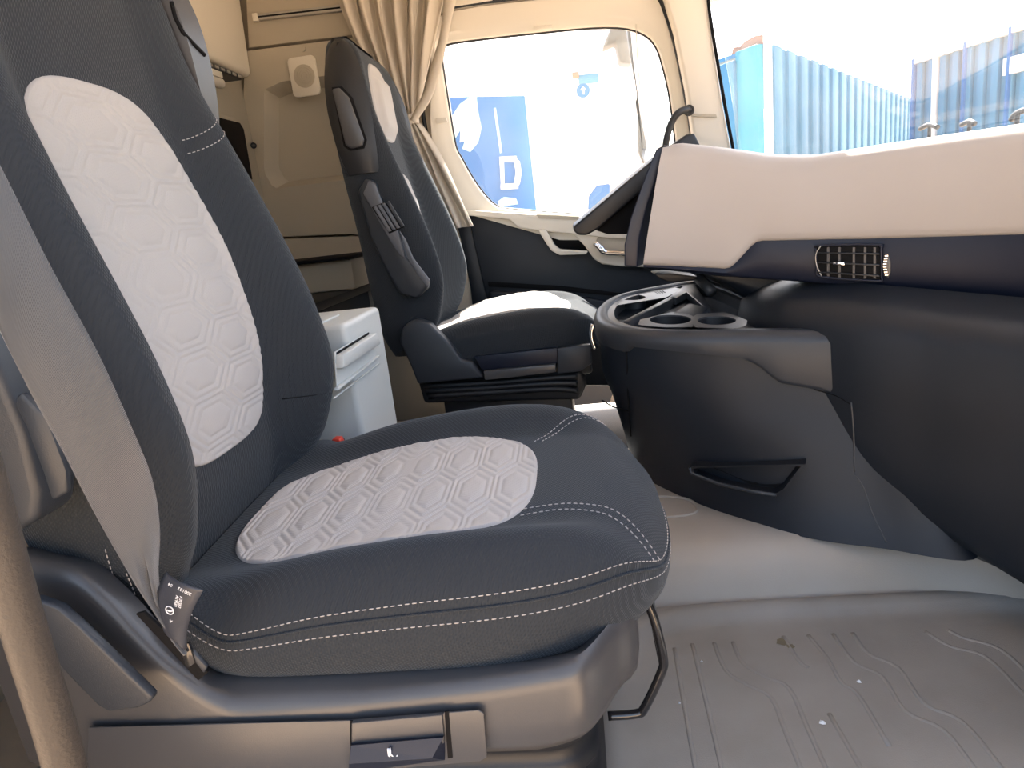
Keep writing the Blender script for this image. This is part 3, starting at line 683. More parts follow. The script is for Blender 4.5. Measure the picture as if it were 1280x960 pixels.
prism('pocket_groove', pxy([(610, 352), (700, 357), (800, 369), (800, 373), (700, 363), (611, 358)], YL+.019), (0, -.006, 0), 'matt_black', d1, .001)
prism('belt_line_ledge', pxy([(584, 262), (640, 266), (720, 271), (880, 280), (880, 300), (760, 297), (716, 292), (650, 285), (638, 274), (585, 269)], YL+.02), (0, -.06, 0), 'trimb', d1, .006, 3)
prism('ledge_recess', pxy([(670, 268), (724, 271), (724, 275), (674, 273)], YL-.041), (0, -.002, 0), 'wall', d1, 0)
pl = [(673, 287), (683, 286), (693, 305), (700, 311), (716, 312), (735, 313), (732, 317), (700, 318), (690, 313), (684, 305)]
prism('door_pull', pxy(pl, YL), (0, -.05, 0), 'trimb', d1, .004)
prism('pull_recess', pxy([(684, 290), (720, 293), (733, 312), (700, 312)], YL+.019), (0, -.004, 0), 'matt_black', d1, .002)
prism('handle_surround', pxy([(714, 290), (760, 286), (880, 290), (890, 336), (775, 332), (752, 329), (742, 323), (730, 306)], YL+.02), (0, -.045, 0), 'trimb', d1, .006, 3)
prism('handle_recess', pxy([(748, 296), (800, 293), (800, 318), (757, 319), (741, 306), (744, 302)], YL-.024), (0, -.003, 0), 'wall', d1, .001)
mk('inner_handle', *tube(cat([at(743, 303, Y=YL-.035), at(750, 309, Y=YL-.04), at(756, 315, Y=YL-.04), at(775, 316.5, Y=YL-.04), at(810, 318, Y=YL-.04)], 5), [.006]+[.012]*5+[.013]*4+[.011]*11, 10), 'chrome', d1)
prism('frame_grip', [at(x, y, Y=YL-.002) for x, y in [(545, 148), (558, 147), (560, 153), (546, 155)]], (0, -.006, 0), 'trimb', d1, .001)
# B pillar and seals, A pillar
struct(tag(prism('trim_3', pxy([(520, 20), (545, 20), (552, 150), (566, 260), (572, 270), (600, 420), (570, 420), (535, 150)], YL+.055), (0, .06, 0), 'trimb', None, .004), 'cream pillar trim behind the driver door'))
tag(struct(prism('trim_4', pxy([(566, 262), (585, 265), (613, 392), (630, 480), (600, 480), (588, 360), (576, 300)], YL+.03), (0, .05, 0), 'panel', None, .006)), 'dark lower pillar trim beside the driver seat')
sl_ = [(525, 100), (530, 150), (540, 200), (548, 240), (560, 275), (580, 330)]
tag(struct(mk('trim_5', *tube(cat([at(x, y, Y=YL+.03) for x, y in sl_], 5), .008, 8), 'black')), 'black rubber door seal beside the curtain')
sl_ = [(556, 9), (600, 2), (700, -10), (800, -16), (822, -6), (833, 16), (846, 60), (858, 120), (866, 170), (872, 220)]
tag(struct(mk('trim_6', *tube(cat([at(x, y, Y=YL-.005) for x, y in sl_], 5), .011, 8), 'black')), 'black rubber seal around the driver door frame')
ap = struct(tag(prism('trim_7', [at(x, y, Y=2.66) for x, y in [(826, -20), (884, -30), (886, 10), (893, 60), (904, 130), (918, 205), (930, 300), (880, 300), (870, 190), (858, 110), (844, 40)]], (0, .09, 0), 'trimb', None, .012, 3), 'cream windscreen pillar trim'))
prism('pillar_step', [at(x, y, Y=2.655) for x, y in [(862, 142), (895, 143), (896, 147), (864, 146)]], (0, -.004, 0), 'wall', ap, .001)
gh = empty('pillar_grab_bar', 'black curved grab bar on the windscreen pillar', 'grab bar', at(860, 136, Y=2.63))
mk('grip', *tube(cat([at(861, 138, Y=2.655), at(858, 137, Y=2.62), at(848, 141, Y=2.60), at(840, 152, Y=2.60), at(834, 170, Y=2.60), at(831, 190, Y=2.61), at(830, 215, Y=2.66)], 6), .0125, 12), 'black', gh)
mk('foot', *tube([at(861, 138, Y=2.662), at(861, 138, Y=2.648)], .020, 14), 'black', gh, ang=40)
tag(mk('blind_cord', *tube([at(795, 30, Y=YL+.01), at(797, 80, Y=YL+.01), at(800, 107, Y=YL+.01)], .0016, 6), 'trimb'), 'thin pale blind cord hanging in the driver window', 'cord')
prism('cord_guide', pxy([(667, 33), (690, 31), (690, 36), (667, 38)], YL-.001), (0, -.006, 0), 'trimb', d1, .001)
# header above the windscreen and door
struct(tag(box('trim_8', (-.52, 2.70, 1.585), (.66, 2.86, 1.98), 'trimb', bev=.02), 'cream roof edge above the driver door'))
struct(tag(box('trim_9', (.45, .36, 1.72), (.74, 2.75, 2.0), 'trimb', bev=.02), 'cream header above the windscreen'))
# ---------------------------------------------------------------- windscreen
wp = [(.66, 2.70, .62, .50, 2.66), (.86, 2.55, .62, .60, 2.54), (1.06, 2.2, .62, .72, 2.2), (1.13, 1.58, .62, .76, 1.58), (1.06, .95, .62, .72, .95), (.86, .60, .62, .6, .62), (.66, .45, .62, .5, .5)]
def ws(off=0):
    bot = cat([(a, b, .86) for a, b, c, d, e in wp], 8); top = cat([(d, e, 1.75) for a, b, c, d, e in wp], 8); R = []
    for k in range(9):
        t = k/8; R.append([(1-t)*b+t*q+np.array([.03*math.sin(PI*t), 0, 0]) for b, q in zip(bot, top)])
    return R
Rw = ws(); w1 = struct(tag(mk('window_1', *loft(Rw, False), 'wsglass'), 'dusty curved windscreen'))
md = w1.modifiers.new('thickness', 'SOLIDIFY'); md.thickness = .005
ff = [at(x, y, Y=2.655) for x, y in [(884, -20), (887, 15), (894, 60), (905, 125), (919, 200), (930, 260)]]
mk('frit_edge', *tube(cat(ff, 4), .006, 8), 'matt_black', w1)
# wiper arms at the base of the glass
for k, (pts, lb) in enumerate((([(1150, 161), (1162, 156), (1172, 159)], 'leftmost small wiper part showing above the dashboard edge'), ([(1202, 156), (1212, 152), (1218, 155)], 'middle wiper pivot showing above the dashboard edge'), ([(1264, 150), (1272, 141), (1300, 132)], 'rightmost wiper arm rising above the dashboard edge'))):
    w = empty('wiper_arm', lb, 'wiper', at(*pts[0], X=1.20), 'wiper parts outside the windscreen')
    mk('blade', *tube(cat([at(x, y, X=1.20) for x, y in pts], 4), .008, 8), 'black', w)
    q = at(*pts[1], X=1.20); mk('pivot', *tube([(q[0], q[1], q[2]-.13), q], .006, 10), 'black', w, ang=40)
cw = tag(mk('scuttle_panel', *loft([[(x+.02, y, .80), (x+.10, y, .83), (x+.16, y, .78)] for x, y in [(a, b) for a, b, *_ in wp]], False), 'matt_black'), 'dark scuttle panel at the foot of the windscreen', 'panel'); cw.modifiers.new('t', 'SOLIDIFY').thickness = .004
# ---------------------------------------------------------------- curtain
ct = empty('curtain', 'gathered beige curtain tied back beside the driver window', 'curtain', at(505, 160, Y=2.62))
def curtain(z0, z1, prof, folds, ph):
    V = []; Fc = []; n = 46; m = 150
    for i in range(n):
        t = i/(n-1); z = z0+(z1-z0)*t; xl, xr, am = prof(t)
        for j in range(m):
            s = j/(m-1); w = math.sin(2*PI*folds*s+ph+1.2*math.sin(3*s+t*1.5))+.45*math.sin(2*PI*folds*2.3*s+1.7+t*2)
            V.append((xl+(xr-xl)*s+.006*math.sin(2*PI*folds*s*1.3+t*4), 2.635+am*w+.02*math.sin(PI*t)*0, z))
    for i in range(n-1):
        for j in range(m-1): Fc.append((i*m+j, i*m+j+1, (i+1)*m+j+1, (i+1)*m+j))
    return V, Fc
pT = [at(x, y, Y=2.63) for x, y in [(418, 5), (562, -5), (500, 155), (521, 150), (512, 175), (592, 268), (545, 275)]]
def pu(t):
    e = t**1.25; xl = pT[0][0]+(pT[2][0]-pT[0][0])*t**1.5; xr = pT[1][0]+.012*0+(pT[3][0]-pT[1][0])*(t**1.05); return xl, xr, .030*(1-.72*e)
z_tie = pT[2][2]
o = mk('upper_drape', *curtain(1.70, z_tie, pu, 6.3, 0), 'curtain', ct); o.modifiers.new('t', 'SOLIDIFY').thickness = .0015
def pl_(t):
    xl = pT[2][0]+.01+(.03)*t; xr = pT[3][0]+(pT[5][0]-pT[3][0])*t**.8; return xl, xr, .008+.016*t
o = mk('lower_drape', *curtain(z_tie, .80, pl_, 4, 1), 'curtain', ct); o.modifiers.new('t', 'SOLIDIFY').thickness = .0015
def edgeband():   # hem falling in front from the upper right to the tie
    L = cat([at(x, y, Y=2.585) for x, y in [(556, -10), (551, 40), (540, 80), (530, 115), (513, 150)]], 6); R = cat([at(x, y, Y=2.58) for x, y in [(572, -10), (560, 45), (550, 90), (538, 125), (519, 153)]], 6); V = []; Fc = []
    for i, (a, b) in enumerate(zip(L, R)):
        for j in range(6):
            s = j/5; p = a+(b-a)*s; V.append((p[0], p[1]-.012*math.sin(PI*s), p[2]))
    for i in range(len(L)-1):
        for j in range(5): Fc.append((i*6+j, i*6+j+1, i*6+j+7, i*6+j+6))
    return V, Fc
o = mk('hem', *edgeband(), 'curtain', ct); o.modifiers.new('t', 'SOLIDIFY').thickness = .002
c = np.array(pT[2])*.5+np.array(pT[3])*.5
mk('tie_band', *loft([[(c[0]-.002+rx*math.cos(a), 2.63+.05*math.sin(a), c[2]+dz_+.012*math.cos(a)) for a in np.linspace(0, 2*PI, 20)[:-1]] for rx, dz_ in ((.040, .014), (.043, .006), (.043, -.012), (.040, -.02))], True), 'curtain', ct)
prism('tie_tail', [at(x, y, Y=2.57) for x, y in [(505, 155), (513, 150), (517, 165), (516, 172), (510, 170)]], (0, -.006, 0), 'curtain', ct, .002)
# ---------------------------------------------------------------- storage cabinet between the seats
cb = empty('storage_cabinet', 'pale grey plastic cooler cabinet between and behind the seats', 'cabinet', (-.7, 1.28, .1))
def xw(pts, X=-.45): return [at(x, y, X=X) for x, y in pts]
def cab():
    y1 = 1.505; return box('body', (-1.05, 1.255, .118), (-.452, y1, .655), 'grey', cb, .012, seg=3)
cab()
prism('lid_slot', [(-.60, 1.36, .655), (-.53, 1.36, .655), (-.53, 1.375, .655), (-.60, 1.375, .655)], (0, 0, .002), 'matt_black', cb, 0)
prism('lid', [(-.95, 1.28, .653), (-.51, 1.28, .653), (-.51, 1.40, .653), (-.95, 1.40, .653)], (0, 0, .006), 'grey', cb, .003)
prism('handle_recess', xw([(417, 440), (460, 414), (470, 444), (420, 484)]), (.002, 0, 0), 'grey', cb, .0006)
prism('pull_handle', xw([(418, 444), (461, 417), (466, 428), (466, 431), (419, 461)]), (.018, 0, 0), 'grey', cb, .003)
prism('handle_gap', xw([(419, 440.5), (459, 415.5), (459, 418.5), (419, 443.5)]), (.004, 0, 0), 'matt_black', cb, 0)
prism('lower_ridge', xw([(417, 485), (470, 444), (470, 447), (417, 489)]), (.010, 0, 0), 'grey', cb, .002)
prism('lower_ridge', xw([(416, 497), (472, 454), (472, 456), (416, 499)]), (.004, 0, 0), 'grey', cb, .001)
# ================================================================== DASHBOARD
dash = empty('dashboard', 'dashboard with beige upper pad, navy strip and dark lower panels', 'dashboard', (.8, 1.4, .4))
C_top = [(780, 187), (826, 180), (870, 183), (920, 188), (965, 193), (1010, 193), (1045, 188), (1100, 179), (1180, 167), (1280, 152), (1500, 122)]
C_bei = [(770, 330), (830, 332), (908, 336), (914, 334), (922, 326), (943, 303), (950, 301), (1100, 298), (1280, 293), (1500, 287)]
C_str = [(770, 334), (830, 338), (900, 346), (1000, 353), (1100, 362), (1280, 379), (1500, 402)]
DP = cat([(.165, 1.62), (.30, 1.585), (.45, 1.515), (.62, 1.41), (.79, 1.25), (.93, 1.02), (1.02, .75), (1.06, .50)], 14)
def nrm(P, i):
    t = P[min(i+1, len(P)-1)]-P[max(i-1, 0)]; t = t/np.linalg.norm(t); return np.array([t[1], -t[0]])*(1 if t[1]*0 - t[0]*1 < 0 else -1)
def off(P, i, d):
    n = nrm(P, i)
    return P[i]+n*d
def clampz(z): return min(max(z, .05), 1.05)
def pad():
    R = []
    for i in range(len(DP)):
        x, y = DP[i]; zt_ = clampz(zfit(x, y, C_top)); zb = clampz(zfit(x, y, C_bei)); h = zt_-zb
        prof = [(-.34, zt_-.05), (-.20, zt_-.012), (-.09, zt_), (-.045, zt_-.001), (-.022, zt_-.006), (-.008, zt_-.017), (0, zt_-.036), (.008, zb+h*.6), (.010, zb+h*.35), (.007, zb+.02), (.004, zb+.006), (-.002, zb), (-.03, zb-.004)]
        tt = DP[min(i+1, len(DP)-1)]-DP[max(i-1, 0)]; tt = tt/np.linalg.norm(tt)*.06*max(0, 1-i/24)
        cl = lambda v: (min(v[0], 1.075), v[1])
        R.append([(*cl(off(DP, i, d)+tt*min(1, max(0, (z-zb)/h))), z) for d, z in prof])
    return R
mk('upper_pad', *loft(pad(), False), 'beige', dash, ang=60)
def strip():
    R = []
    for i in range(len(DP)):
        x, y = DP[i]; zb = clampz(zfit(x, y, C_bei)); zs = clampz(zfit(x, y, C_str)); zs = min(zs, zb-.006)
        R.append([(*off(DP, i, d), z) for d, z in [(-.03, zb+.012), (-.006, zb+.008), (-.003, zb-.002), (.000, zs+(zb-zs)*.5), (-.004, zs+.006), (-.010, zs), (-.12, zs+.004)]])
    return R
mk('trim_strip', *loft(strip(), False), 'navy', dash, ang=60)
et = [(780, 333), (780, 306), (788, 272), (799, 240), (812, 205), (820, 186), (829, 181), (838, 182), (824, 214), (808, 260), (799, 300), (797, 334)]
prism('end_trim', [at(x, y, Y=1.628) for x, y in et], (.10, .25, 0), 'navy', dash, .004, 3)
# hood over the instruments
prism('instrument_hood', [at(x, y, Y=1.86) for x, y in [(717, 283), (717, 289), (723, 294), (734, 294), (748, 286), (780, 258), (812, 230), (845, 205), (880, 190), (868, 166), (858, 168), (830, 188), (790, 221)]], (0, .34, 0), 'black', dash, .008, 3)
prism('instrument_cluster', [at(x, y, Y=1.90) for x, y in [(745, 288), (780, 258), (830, 215), (850, 210), (850, 292), (760, 293)]], (0, .28, 0), 'matt_black', dash, .004)
prism('switch_stalk', [at(x, y, Y=1.72) for x, y in [(818, 343), (838, 341), (872, 345), (868, 351), (838, 353), (826, 349)]], (0, .10, 0), 'black', dash, .004)
mk('stack_post', *tube([at(872, 346, Y=1.75), at(884, 358, Y=1.72), at(890, 366, Y=1.70)], .014, 10), 'plastic', dash)
# lower panel
LPth = cat([(.50, 2.25), (.44, 1.95), (.415, 1.68), (.445, 1.48), (.53, 1.345), (.645, 1.225), (.76, 1.08), (.86, .90), (.92, .70), (.95, .50)], 10)
C_cr = [(860, 352), (900, 357), (1000, 368), (1090, 381), (1280, 405), (1500, 432)]
C_c4 = [(860, 520), (1000, 550), (1068, 590), (1280, 720), (1500, 855)]
C_c5 = [(860, 630), (1000, 650), (1090, 670), (1110, 680), (1280, 757), (1500, 860)]
def lowpanel():
    R = []
    for i in range(len(LPth)):
        g = lambda d, C: (*off(LPth, i, d), clampz(zfit(*off(LPth, i, d), C)))
        a = g(-.10, C_str); a = (a[0], a[1], a[2]+.01); b = g(-.035, C_cr); c = g(.012, [(x, y+14) for x, y in C_cr]); e = g(.028, [(x, y+45) for x, y in C_cr]); f = g(.018, C_c4); h = g(.010, [(x, y+10) for x, y in C_c4]); k = g(-.10, C_c5)
        b = (b[0], b[1], b[2]+.006)
        m1 = tuple(e[q]*.65+f[q]*.35 for q in range(3)); m2 = tuple(e[q]*.3+f[q]*.7 for q in range(3)); n1 = tuple(h[q]*.5+k[q]*.5 for q in range(3))
        l = (*off(LPth, i, -.16), k[2]+.004)
        R.append([a, b, c, e, m1, m2, f, h, n1, k, l])
    return R
LPR = lowpanel(); lpo = mk('lower_panel', *loft(LPR, False), 'panel', dash, ang=60)
# seam lines on the lower panel are pale highlight tubes, drawn further below
def plane_at(px, py, p0, n):
    r = RC.T@np.array([(px-640)/F_PX, -(py-480)/F_PX, -1.]); n = np.array(n, float); t = (np.array(p0)-CAM)@n/(r@n); return CAM+r*t
# air vent in the strip
i0 = min(range(len(DP)), key=lambda i: abs(pix((*DP[i], .70))[0]-1065)); vn = np.array([*nrm(DP, i0), 0]); vc = np.array([*DP[i0], .70])
def vq(px, py, o_=0): return tuple(plane_at(px, py, vc+vn*o_, vn))
av = empty('air_vent', 'black air vent with slats and chrome wheel in the navy dash strip', 'air vent', vq(1065, 330))
vo = [(1020, 312), (1024, 307), (1098, 306), (1101, 312), (1102, 347), (1098, 351), (1028, 346), (1021, 336)]
prism('recess', [vq(x, y, .0) for x, y in vo], tuple(vn*.008), 'matt_black', av, .001)
def rim(pts, r, m, name, par, o_=.01):
    P = [np.array(vq(x, y, o_)) for x, y in pts]; return mk(name, *tube(cat(P+[P[0]], 3), r, 6, False), m, par)
rim(vo, .0022, 'navy', 'vent_rim', av)
mk('chrome_edge', *tube(cat([vq(1026, 307, .011), vq(1020, 318, .011), vq(1021, 332, .011), vq(1027, 345, .011)], 4), .0014, 6), 'rail', av)
for y0, y1 in ((315, 316.5), (327, 330.5), (339, 344)):
    prism('slat', [vq(1022, y0, .0085), vq(1100, y1-.5, .0085), vq(1100, y1+1.6, .0085), vq(1022, y0+1.6, .0085)], tuple(vn*.006), 'black', av, .0006)
for x in (1034, 1048, 1066, 1080, 1092):
    prism('vane', [vq(x, 309, .0081), vq(x+3, 309, .0081), vq(x+3, 348, .0081), vq(x, 348, .0081)], tuple(vn*.002), 'satin', av, 0)
prism('vane_tab', [vq(1042, 327, .015), vq(1056, 327, .015), vq(1057, 331, .015), vq(1043, 331, .015)], tuple(vn*.008), 'chrome', av, .001)
prism('thumb_wheel', [vq(x, y, -.002) for x, y in [(1106, 319), (1110, 317), (1114, 326), (1114, 340), (1111, 347), (1107, 344), (1104, 334), (1104, 326)]], tuple(vn*.007), 'satin', av, .001)
for k in range(8):
    yy = 319+k*3.4; xx = 1106.5-2.2*math.sin(PI*k/7); prism('wheel_tooth', [vq(xx, yy, .005), vq(xx+4, yy-.4, .005), vq(xx+4, yy+1.2, .005), vq(xx, yy+1.6, .005)], tuple(vn*.003), 'chrome', av, 0)
# ================================================================== CENTRE CONSOLE
co = empty('centre_console', 'black centre console with moulded cup holder tray', 'console', (.35, 1.6, .12))
def zr(x, y): return .535+(y-1.47)*.08
OT = [(.68, 1.27), (.53, 1.345), (.40, 1.40), (.26, 1.445), (.135, 1.505), (.058, 1.62), (.062, 1.76), (.13, 1.87), (.28, 1.93), (.50, 1.95), (.72, 1.93), (.76, 1.5)]
OM = [(.68, 1.26), (.535, 1.325), (.405, 1.375), (.265, 1.445), (.145, 1.535), (.078, 1.65), (.082, 1.78), (.14, 1.87), (.28, 1.92), (.5, 1.94), (.72, 1.92), (.76, 1.5)]
OL = [(.68, 1.235), (.54, 1.285), (.413, 1.345), (.275, 1.445), (.158, 1.57), (.105, 1.68), (.105, 1.79), (.16, 1.87), (.29, 1.91), (.5, 1.93), (.72, 1.91), (.76, 1.5)]
OB = [(.70, 1.185), (.548, 1.233), (.418, 1.30), (.284, 1.425), (.178, 1.58), (.13, 1.69), (.13, 1.79), (.18, 1.86), (.30, 1.90), (.5, 1.92), (.72, 1.9), (.76, 1.5)]
def ring(ctrl, z): return [(p[0], p[1], z(p[0], p[1]) if callable(z) else z) for p in cat(ctrl, 8, True)]
def mixr(A, B, t): return [(a[0]+(b[0]-a[0])*t, a[1]+(b[1]-a[1])*t) for a, b in zip(A, B)]
body = loft([ring(OB, .112), ring(mixr(OB, OL, .35), .135), ring(mixr(OB, OL, .75), .175), ring(OL, .215), ring(mixr(OL, OM, .6), .29), ring(OM, .34), ring(OT, .41), ring(OT, lambda x, y: zr(x, y)-.03)], True, True, True)
cbo = mk('body', *body, 'panel', co, ang=50)
def scale_in(ctrl, d):
    cc = np.array((.36, 1.68)); out = []
    P = [np.array(p) for p in ctrl]; n = len(P)
    for i in range(n):
        t = P[(i+1) % n]-P[i-1]; t /= np.linalg.norm(t); nn = np.array([t[1], -t[0]])
        if nn@(P[i]-cc) < 0: nn = -nn
        out.append(tuple(P[i]-nn*d))
    return out
RM = [(.64, 1.285), (.50, 1.36), (.36, 1.415), (.24, 1.452), (.135, 1.505), (.075, 1.585), (.053, 1.67), (.066, 1.80), (.125, 1.92), (.25, 1.985), (.365, 2.00), (.42, 1.87), (.47, 1.65), (.60, 1.48)]
C_rl = [(740, 420), (785, 433), (860, 441), (910, 446), (935, 450), (955, 462), (972, 478), (1016, 486), (1100, 500)]
def rimring(d, dzf):
    out = []
    for (x, y) in [tuple(p) for p in cat(scale_in(RM, d), 8, True)]:
        out.append((x, y, dzf(x, y)))
    return out
def zlow(x, y):
    if y < 1.52: return min(clampz(zfit(x, y, C_rl)), zr(x, y)-.03)
    return zr(x, y)-.052
rg = [rimring(.004, zlow), rimring(-.010, zlow), rimring(-.012, lambda x, y: zlow(x, y)+.008), rimring(-.014, lambda x, y: zr(x, y)-.022), rimring(-.010, lambda x, y: zr(x, y)-.008), rimring(-.002, lambda x, y: zr(x, y)-.001), rimring(.008, lambda x, y: zr(x, y)+.001), rimring(.020, lambda x, y: zr(x, y)), rimring(.024, lambda x, y: zr(x, y)-.006), rimring(.026, lambda x, y: zr(x, y)-.05)]
mk('padded_rim', *loft(rg, True), 'plastic', co, ang=60)
mk('tray_floor', *loft([rimring(.02, lambda x, y: zr(x, y)-.048), rimring(.12, lambda x, y: zr(x, y)-.050)], True, False, True), 'black', co)
def tz(px, py, dz_=0):
    """point of the tilted tray top seen at a photo pixel"""
    r = RC.T@np.array([(px-640)/F_PX, -(py-480)/F_PX, -1.]); k = .08; t = (.530-1.47*k-CAM[2])/(r[2]-k*r[1]); p = CAM+r*t
    return (p[0], p[1], p[2]+dz_)
def plate(name, pts, th=.014, m='satin'): return prism(name, [tz(x, y) for x, y in pts], (0, 0, -th), m, co, .002)
def flange():
    A = rimring(.022, lambda x, y: zr(x, y)-.005); B = rimring(.040, lambda x, y: zr(x, y)-.005); C = rimring(.042, lambda x, y: zr(x, y)-.03)
    return loft([A, B, C], True)
mk('tray_flange', *flange(), 'satin', co, ang=40)
plate('divider', [(779, 401), (786, 402), (842, 372), (836, 371)], .035)
plate('divider', [(840, 392), (862, 379), (886, 384), (872, 396)], .02, 'plastic')
plate('back_plate', [(836, 371), (860, 353), (868, 354), (888, 384), (882, 386), (858, 365), (845, 372)], .02)
def holed(name, poly, holes):
    """flat tray plate with round cup holes; each hole gets its own ring of plate"""
    for (cx, cy_, rx, ry, sub) in holes:
        n = 40; A = []; B = []; C = []; D = []
        for i in range(n):
            th = 2*PI*i/n; a = hit(sub, (cx, cy_), th); b = (cx+rx*math.cos(th), cy_+ry*math.sin(th))
            A.append(tz(*a)); B.append(tz(*b)); C.append(tz(*b, -.004)); D.append(tz(*b, -.045))
        mk(name, *loft([A, B, C], True), 'satin', co, ang=40); mk('cup_well', *loft([C, D], True, False, True), 'black', co, ang=40)
holed('cup_plate', None, [(788, 371.5, 19, 3.6, [(763, 380), (770, 370), (800, 362), (850, 354), (858, 358), (836, 371), (800, 377), (768, 382)])])
holed('cup_plate', None, [(838, 399.5, 26, 6, [(790, 402), (806, 398), (840, 390), (866, 393), (866, 409), (830, 409), (800, 407)]), (896, 400.5, 24, 5.5, [(866, 393), (905, 390), (930, 398), (940, 404), (920, 411), (866, 409)])])
for k in range(4):
    plate('vent_rib', [(817+3*k, 364.5-.4*k), (819+3*k, 364-.4*k), (824+3*k, 367-.4*k), (822+3*k, 367.5-.4*k)], .001, 'matt_black')
mk('chrome_trim', *tube(cat([at(742, 406, Y=1.66), at(739, 415, Y=1.66), at(740, 425, Y=1.66), at(744, 436, Y=1.66)], 4), .007, 8), 'chrome', co)
# panel gaps on the console side
def face_pt(px, py):
    """where the line of sight meets the console side"""
    best = None; r = RC.T@np.array([(px-640)/F_PX, -(py-480)/F_PX, -1.])
    lv = [(.112, OB), (.215, OL), (.34, OM), (.41, OT), (.52, OT)]
    t = .9
    while t < 2.4:
        p = CAM+r*t; z = p[2]
        if z > .11:
            for (z0, A), (z1, B) in zip(lv, lv[1:]):
                if z0 <= z <= z1:
                    C = cat(mixr(A, B, (z-z0)/(z1-z0))[:7], 6)
                    yy = None
                    for a, b in zip(C, C[1:]):
                        if min(a[0], b[0]) <= p[0] <= max(a[0], b[0]) and abs(a[0]-b[0]) > 1e-6:
                            q = a[1]+(b[1]-a[1])*(p[0]-a[0])/(b[0]-a[0]); yy = q if yy is None else min(yy, q)
                    if yy is not None and p[1] >= yy-.002: return p-r*.001
        t += .004
    return CAM+r*1.6
mk('panel_gap', *tube([face_pt(x, y) for x, y in [(783, 436), (784, 460), (785, 490), (787, 520), (789, 545)]], .0022, 6), 'matt_black', co)
mk('panel_gap', *tube([face_pt(x, y) for x, y in [(752, 500), (765, 508), (786, 514)]], .0018, 6), 'matt_black', co)
pk = [(866, 578), (872, 576), (1008, 573), (1000, 583), (985, 603), (972, 611), (940, 606), (900, 597), (868, 585)]
PK = [face_pt(x, y) for x, y in pk]
pkt = mk('storage_pocket', *loft([[p+np.array([.004, .012, 0]) for p in PK], [p+np.array([-.012, -.030, 0]) for p in PK], [p+np.array([-.012, -.031, -.002])*1.0+(np.mean(PK, 0)-p)*.07 for p in PK], [p+np.array([.0, .004, -.002])+(np.mean(PK, 0)-p)*.09 for p in PK]], True, False, False), 'black', co, ang=40)
mk('pocket_shade', [p+np.array([0, .0, 0])+(np.mean(PK, 0)-p)*.05 for p in PK], [tuple(range(len(PK)))], 'matt_black', pkt)  # black sheet painting the shade inside the pocket
mk('pocket_lip', *tube([PK[i]+np.array([-.012, -.030, 0]) for i in (0, 8, 7, 6, 5)], .004, 8), 'plastic', pkt)

def edge_line(pts, r, m, par, name='seam'):  # tube along a seam; in satin it paints the edge highlight
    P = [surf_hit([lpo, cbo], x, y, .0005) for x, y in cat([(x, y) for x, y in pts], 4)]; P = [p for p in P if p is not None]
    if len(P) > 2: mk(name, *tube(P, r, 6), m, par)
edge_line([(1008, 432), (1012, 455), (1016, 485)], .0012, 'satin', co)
edge_line([(1018, 487), (1045, 495), (1064, 506)], .0012, 'matt_black', co)
edge_line([(1064, 503), (1067, 540), (1068, 590)], .0016, 'satin', co)  # edge highlight of the panel seam, painted as a pale tube
edge_line([(1068, 592), (1080, 610), (1090, 640), (1108, 678)], .0012, 'satin', co)  # the same painted highlight, carried on down the seam
# ================================================================== OUTSIDE
M['ground'] = mat('dusty_paving', (.78, .56, .37), .9, .2, bump=.3, bscale=40, var=.2, vscale=1)
M['tblue'] = mat('blue_trailer_tarpaulin', (.035, .16, .42), .5, .4, var=.1, vscale=2)
M['cyan'] = mat('cyan_container_paint', (.06, .34, .43), .5, .4, var=.15, vscale=2)
M['pblue'] = mat('faded_blue_container_paint', (.10, .27, .42), .6, .3, var=.15, vscale=2)
M['rust'] = mat('rust_brown_paint', (.38, .22, .16), .8, .2)
M['wpaint'] = mat('white_truck_paint', (.85, .86, .86), .3, .5)
M['mirror'] = mat('grey_mirror_plastic', (.20, .21, .22), .5, .5)
M['art'] = mat('pale_green_print', (.45, .68, .66), .7, .2)
M['artw'] = mat('white_tarpaulin_print', (.85, .87, .88), .7, .2)
M['dglass'] = mat('dark_tinted_glass', (.02, .03, .04), .08, .6)
GZ = -1.35
gd = struct(tag(box('ground', (-60, -60, GZ-.2), (60, 60, GZ), 'ground', bev=0), 'sandy paved yard outside the truck'))
# outer skin of the cab under the door openings
struct(tag(box('wall_front', (1.0, .42, -.05), (1.10, 2.80, .82), 'panel', bev=.02), 'dark bulkhead under the windscreen'))
struct(tag(box('wall_corner', (.47, 2.78, -.05), (1.12, 2.86, .86), 'panel', bev=.01), 'dark lower corner ahead of the driver door'))
# blue curtain-sided trailer seen through the driver window
YT = 9.0
bt = empty('blue_trailer', 'blue tarpaulin trailer with pale animal print and white letter outside the driver window', 'trailer', (-1.5, YT, GZ))
A_ = at(545, 114, Y=YT); B_ = at(640, 123, Y=YT)
zt1 = B_[2]
mk_side = prism('tarpaulin', [(A_[0]-2.5, YT, GZ+1.0), (B_[0]+.35, YT, GZ+1.0), (B_[0]+.35, YT, zt1), (A_[0]-2.5, YT, A_[2]+.2)], (0, 2.4, 0), 'tblue', bt, .02)
def tp(pts): return [at(x, y, Y=YT) for x, y in pts]
prism('print_shape', tp([(562, 150), (575, 130), (592, 118), (596, 122), (598, 140), (602, 160), (598, 178), (588, 190), (578, 186), (583, 170), (578, 158), (570, 172), (565, 170)]), (0, -.01, 0), 'art', bt, 0)
prism('print_shape', tp([(576, 160), (584, 152), (597, 150), (592, 160), (586, 164), (582, 176), (575, 178)]), (0, -.015, 0), 'artw', bt, 0)
prism('print_streak', tp([(617, 135), (620, 135), (628, 190), (625, 192)]), (0, -.01, 0), 'art', bt, 0)
LD = cat(tp([(627, 202), (640, 202), (646, 207), (647, 217), (645, 226), (639, 231), (628, 230)]), 3)
